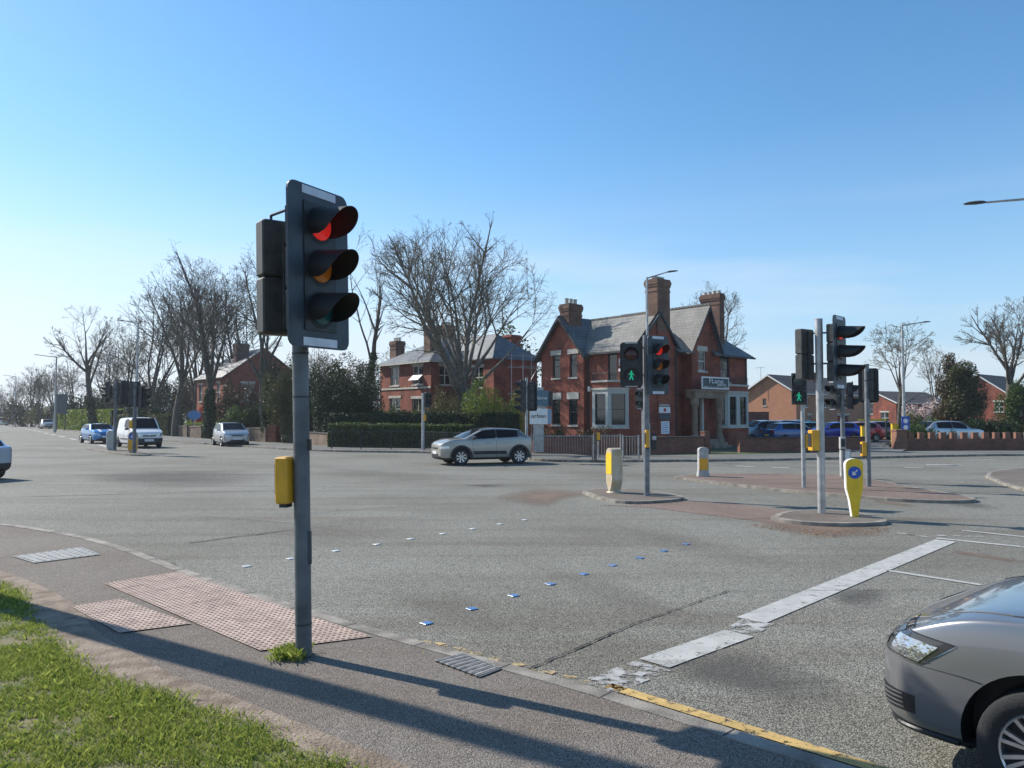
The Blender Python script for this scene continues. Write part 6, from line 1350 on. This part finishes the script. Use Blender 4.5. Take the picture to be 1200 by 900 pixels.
tree_at('leaning bare tree with a bent trunk above the blue car', 113, 80, 356, 95, 440, 14, 7.5, .4, limbs=7, ang0=(20,70), dens=(10,7,5), lean=(-.16,0), ivy=4, twig='twigdark', dx=-12)
bt = tree_at('small bare tree right of the leaning one', 150, 88, 380, 62, 470, 17, 2.6, .3, limbs=9, dens=(9,7,4), buds=1500, rmin=.013)
grp = 'bushy bare trees down the left road'; bt['group'] = grp; h0 = HZ(380,88)
for i, (px, D_, top, lb) in enumerate(((180,84,340,'bushy bare tree between the street lamp and the tall straight tree'),(128,100,395,'low bushy bare tree behind the leaning one'),(85,112,418,'bushy bare tree behind the direction sign'),(62,125,424,'broad bushy bare tree over the distant silver saloon'),(38,135,428,'bushy bare tree left of the distant street lamp'),(17,155,440,'bushy bare tree near the vanishing point of the road'),(2,185,455,'smallest bushy tree at the left edge of the picture'),(275,92,318,'bare tree rising behind the gabled villa roof'),(228,98,330,'bare tree behind the blue eight sided board'),(365,90,400,'bare tree behind the gate left of the near pole'),(455,95,410,'bare tree behind the left chimneys of the hipped villa'),(48,118,436,'low bushy bare tree beside the farthest parked saloon'))):
    sc_ = HZ(top,D_)/h0; copy_at(bt, AT(px,D_), 1.3*i+.7, lb, grp, (sc_*1.15, sc_*1.15, sc_))
tree_at('thin bare tree whose top shows above the roof of the corner villa', 836, 64, 331, 84, 440, 41, 6.0, .34, limbs=8, dens=(10,7,4), buds=1200)
tree_at('bare drooping tree beside the right hand street lamp', 1052, 50, 376, 112, 480, 52, 3.6, .17, limbs=7, ang0=(15,60), dens=(9,7,4), buds=1500, trop=[0,0,-.02,-.04,-.05,-.05])
tree_at('spreading bare tree with heavy limbs at the right edge', 1183, 60, 346, 150, 455, 63, 5.4, .4, limbs=6, ang0=(20,60), dens=(12,8,5), dx=5)
tree_at('smaller bare tree between the drooping tree and the conifers', 1090, 78, 402, 60, 470, 64, 3.5, .2, limbs=7, dens=(8,6,4))
# roadside tree outside the frame that throws the long shadow over the verge
bare_tree('roadside tree just outside the left edge of the frame', (-7.9,9.4,.04), 15, PP(kids=[7,6,5,4], start=[.92,.3,.25,.2,0], ratio=[.5,.55,.55,.6], seg=[.8,.7,.5,.4,.3], trop=[0,.03,.03,.02,0]), 71, 10.5, .29)
# ---- evergreen and leafy masses
def sb(label, px, D_, y0, wpx, m, n=4500, size=.09, name='shrub', seed=1, ybase=None, blobs=None, cat='shrub', dy=.8):
    z1 = HZ(y0, D_); hw = wpx/2*D_/900; rb = random.Random(seed*7+3)
    if not blobs:
        k = max(3, min(9, int(hw*2.2/z1*3)+2)); blobs = [((i/(k-1)-.5)*2*hw*.72, rb.uniform(-.4,.4)*dy, z1*rb.uniform(.36,.55), hw*.95/max(1.2,k*.42), hw*.5*dy+.3, z1*rb.uniform(.42,.5)) for i in range(k)]
    return shrub(label, (*AT(px,D_),0), blobs, n, size, m, name, cat, seed)
sb('dark evergreen thicket behind the railing just right of the near signal pole', 408, 51, 408, 70, 'leafdark', 20000, .065, seed=2)
sb('pale green leafy tree hanging over the gate left of the near signal pole', 338, 55, 400, 44, 'leafolive', 14000, .06, seed=3, name='leafy_tree', cat='tree')
sb('glossy green shrub bulging over the old wall', 290, 60, 466, 62, 'leaf', 12000, .065, seed=4)
sb('brownish shrub in front of the gabled villa', 276, 66, 440, 46, 'leafbrown', 4000, .1, seed=5)
sb('dark columnar evergreen beside the gate pier', 318, 57.5, 455, 18, 'leafdark', 3000, .09, seed=6)
sb('small bright red leaved bush above the old wall', 236, 74, 466, 14, 'redleaf', 1500, .08, seed=7)
sb('yellow green shrub on the old wall left of the silver small car', 232, 71, 492, 30, 'leafbright', 1800, .08, seed=8)
sb('dark bushes left of the blue board', 185, 78, 468, 60, 'leafdark', 6000, .12, seed=9)
hedge('bright yellow green hedge behind the blue car and the pedestrian', [AT(70,108), AT(138,86)], 2.6, 1.4, 'leafbright', 500, .1, 3)
hedge('clipped green hedge behind the white van', [AT(140,84), AT(204,73)], 2.0, 1.2, 'leafolive', 400, .09, 4)
sb('reddish bare shrub near the far end of the road', 28, 135, 462, 40, 'leafbrown', 3500, .16, seed=10)
sb('grey green bushes under the distant lamp', 60, 128, 468, 60, 'leafolive', 4500, .16, seed=12)
sb('dark bush mass at the vanishing point of the road', 8, 190, 470, 50, 'leafdark', 3000, .2, seed=13)
sb('dark evergreen behind the direction sign', 100, 104, 455, 50, 'leafdark', 4500, .14, seed=14)
hedge('low clipped hedge with a flat top behind the dark railing', [AT(388,46), AT(470,45), AT(552,43.3)], 1.42, 1.0, 'leaf', 1500, .05, 5)
hedge('taller dark hedge behind the low clipped one', [AT(384,50), AT(480,49), AT(606,47)], 2.05, 1.3, 'leafdark', 1300, .06, 6)
sb('bright green sprouting shrub left of the sign boxes', 583, 48.0, 438, 66, 'leafbright', 9000, .05, seed=15)
sb('olive shrub under the bare fan tree', 520, 51, 455, 60, 'leafolive', 10000, .05, seed=16)
sb('brown twiggy bush reaching up the front of the hipped villa', 545, 52.5, 446, 70, 'leafbrown', 9000, .05, seed=33)
sb('dark brown tree mass left of the hipped villa', 412, 62, 402, 76, 'leafbrown', 20000, .07, seed=34)
sb('dark hollies behind the gate pier', 350, 60, 418, 70, 'leafdark', 18000, .07, seed=35)
for i, (px, D_, y0, wp, m_, lb) in enumerate(((150,110,440,70,'leafbrown','brown thicket far behind the white van'),(195,104,432,60,'leafdark','dark evergreens far behind the tall straight tree'),(232,100,440,50,'leafbrown','brown thicket far behind the blue board'),(320,92,425,60,'leafdark','dark evergreens right of the gabled villa'),(118,116,448,50,'leafolive','olive thicket far behind the blue car'),(385,88,420,60,'leafolive','olive tree mass behind the near signal pole'))):
    sb(lb, px, D_, y0, wp, m_, 12000, .12, seed=60+i)
sb('sparse green shrub at the left corner of the hipped villa', 470, 56, 470, 60, 'leaf', 4000, .08, seed=17)
sb('leafy green tree crown showing behind the fan tree', 592, 82, 372, 62, 'leaf', 5000, .16, seed=18, name='leafy_tree', cat='tree')
sb('brown twiggy shrub against the lit front of the corner villa', 695, 41.0, 494, 46, 'leafbrown', 1500, .05, seed=19)
sb('dark shrubs at the wall foot behind the sign post', 645, 42, 500, 40, 'leafdark', 2000, .05, seed=20)
sb('dense dark conifer behind the piered wall', 1131, 60, 416, 46, 'leafcon', 18000, .07, seed=21, name='conifer', cat='tree', blobs=[(0,0,2.2,1.6,1.4,1.8),(0,0,4.2,1.45,1.3,1.5),(-.3,0,5.6,1.1,1,1.2),(.5,.2,3.4,1.3,1.2,1.6)])
sb('brown green ragged conifer left of the dense dark one', 1110, 61, 410, 36, 'leafbrown', 10000, .07, seed=22, name='conifer', cat='tree', blobs=[(0,0,2,1.2,1.2,1.6),(0,0,4.2,1,1,1.6),(.2,0,6,.6,.6,1.1)])
sb('pale pink flowering tree behind the drooping bare tree', 1077, 72, 464, 40, 'pink', 2600, .1, seed=23, name='blossom_tree', cat='tree')
sb('glossy laurel shrubs along the piered wall', 1085, 48.5, 489, 60, 'leaf', 3500, .08, seed=24)
sb('yellow green shrub behind the middle of the piered wall', 1070, 52, 480, 30, 'leafolive', 2500, .08, seed=29)
sb('dark shrubs between the conifers and the right edge', 1160, 50, 486, 60, 'leafdark', 9000, .055, seed=25)
sb('large bright green bush at the right edge of the picture', 1204, 51, 438, 46, 'leaf', 14000, .06, seed=26)
sb('dark hedge behind the cars at the orange brick house', 960, 74, 497, 130, 'leafdark', 5000, .1, seed=27)
sb('small dark bush beside the driveway', 1032, 70, 490, 24, 'leafdark', 1500, .09, seed=28)
shrub('dry weedy clump by the yellow gate posts', (*AT(1043,45.5),.1), [(0,0,.15,.7,.3,.2)], 400, .04, 'leafolive', 'weeds', 'weeds', 31)

# ---- pedestrian on the far pavement
def person(label, loc, rz, h=1.72):
    t = thing('person', label, 'person', loc, rz)
    J = [((0,0,.95),.15),((0,0,1.15),.14),((0,0,1.38),.16),((0,0,1.5),.07),((0,0,1.6),.095),((.02,0,1.7),.07),
         ((.09,.1,.9),.1),((.2,.1,.5),.07),((.12,.1,.08),.05),((.26,.1,.04),.04),((-.02,-.1,.9),.1),((.02,-.1,.5),.07),((-.22,-.1,.12),.05),((-.1,-.1,.04),.04),
         ((0,.2,1.4),.07),((-.08,.26,1.12),.05),((.1,.28,.92),.04),((0,-.2,1.4),.07),((.08,-.26,1.12),.05),((.26,-.28,.95),.04)]
    E_ = [(0,1),(1,2),(2,3),(3,4),(4,5),(0,6),(6,7),(7,8),(8,9),(0,10),(10,11),(11,12),(12,13),(2,14),(14,15),(15,16),(2,17),(17,18),(18,19)]
    me = bpy.data.meshes.new('p'); me.from_pydata([j[0] for j in J], E_, []); o = bpy.data.objects.new('p', me); col.objects.link(o); md = o.modifiers.new('k','SKIN')
    for i, j in enumerate(J): me.skin_vertices[0].data[i].radius = (j[1], j[1])
    me.skin_vertices[0].data[0].use_root = True; o.modifiers.new('s','SUBSURF').levels = 2; o.modifiers['s'].render_levels = 2; m2 = eval_mesh(o); m2.materials.clear(); m2.materials.append(M['cloth_dark']); m2.materials.append(M['skin'])
    for p in m2.polygons:
        p.use_smooth = True
        if p.center.z > 1.54 and p.center.x > .0: p.material_index = 1
    b = bpy.data.objects.new('body', m2); col.objects.link(b); b.parent = t
    b = MB(); b.M = Matrix.Translation((-.03,0,1.66)); b.lathe([(.01,.1),(.08,.07),(.1,.0),(.09,-.1)][::-1], 14); b.build('hair', M['black'], t, smooth=True)
    b = MB(); b.cbox(.2,-.36,.72,.32,.12,.34,bev=.03); b.build('bag', M['board'], t); t.scale = (h/1.77,)*3; return t
person('pedestrian in dark clothes walking with a bag along the distant wall', (*AT(91.5,103),.1), R(RD-180))
# ------------------------------------------------------------------ ground litter: chippings and dead leaves gathered along the kerb and on the soil
def litter(name, label, poly, n, size, m, seed, z):
    r = np.random.RandomState(seed); P = np.array(poly); lo, hi = P.min(0), P.max(0); X = r.uniform(lo[0],hi[0],n*3); Y = r.uniform(lo[1],hi[1],n*3); k = inpoly(poly, X, Y); X, Y = X[k][:n], Y[k][:n]
    a = r.uniform(0,6.28,len(X)); sz = size*r.uniform(.4,1.5,len(X)); V = np.zeros((len(X),4,3)); 
    for i, (da, hh) in enumerate(((0,0),(1.4,.5),(3.3,.1),(4.6,.6))): V[:,i,0] = X+np.cos(a+da)*sz; V[:,i,1] = Y+np.sin(a+da)*sz*.7; V[:,i,2] = z+.002+hh*sz*r.uniform(0,1,len(X))
    o = mesh_np(name, V.reshape(-1,3), np.arange(len(X)*4).reshape(-1,4), m); tag(o, label, 'litter', kind='stuff'); return o
M['chip'] = leafmat('chippings', (.16,.13,.1), (.5,.46,.4), 0); M['deadleaf'] = leafmat('dead_leaf', (.2,.1,.04), (.42,.26,.13), .1)
sp_ = smooth(SE,1); litter('loose_chippings', 'loose pale chippings and crumbs on the bare soil strip', sp_+smooth(GE,1)[::-1], 2600, .006, M['chip'], 1, PZ)
litter('loose_chippings', 'scattered grit on the near pavement', [tuple(p) for p in offset(NKs,.1) if 2.5 < p[1] < 13]+[G(0,690,PZ),G(150,760,PZ),G(330,838,PZ),(1.2,1.5)], 1500, .005, M['chip'], 2, PZ)
kb = [p for p in NKs if 2.5 < p[1] < 13]; litter('kerb_debris', 'grit and crumbs collected in the gutter along the near kerb', offset(kb,0)+offset(kb,-.22)[::-1], 2600, .006, M['chip'], 3, .004)
litter('dead_leaves', 'brown dead leaves drifted in front of the second island', smooth([G(900,614),G(940,620),G(985,621.5),G(1042,617),G(1046,622),G(1030,628),G(990,626),G(975,632),G(930,627),G(902,621),G(870,616),G(900,614)],1), 650, .015, M['deadleaf'], 4, .006)
litter('dead_leaves', 'few brown leaves lying on the verge grass', lawnpoly[:30]+[(-3,2.4)], 120, .018, M['deadleaf'], 5, PZ+.02)

# ------------------------------------------------------------------ thin air: far trees and roofs pale slightly
m = bpy.data.materials.new('haze'); m.use_nodes = True; nt = m.node_tree; nt.nodes.clear(); o_ = N(nt, 'ShaderNodeOutputMaterial'); v_ = N(nt, 'ShaderNodeVolumePrincipled'); v_.inputs['Color'].default_value = (.82,.88,.95,1); v_.inputs['Density'].default_value = .0004; v_.inputs['Anisotropy'].default_value = .3
nt.links.new(v_.outputs[0], o_.inputs['Volume'])
tag(MB().box(-400,260,-60,420,-1.2,32).build('haze', m), 'thin pale haze over the far end of the road', 'haze', kind='stuff')
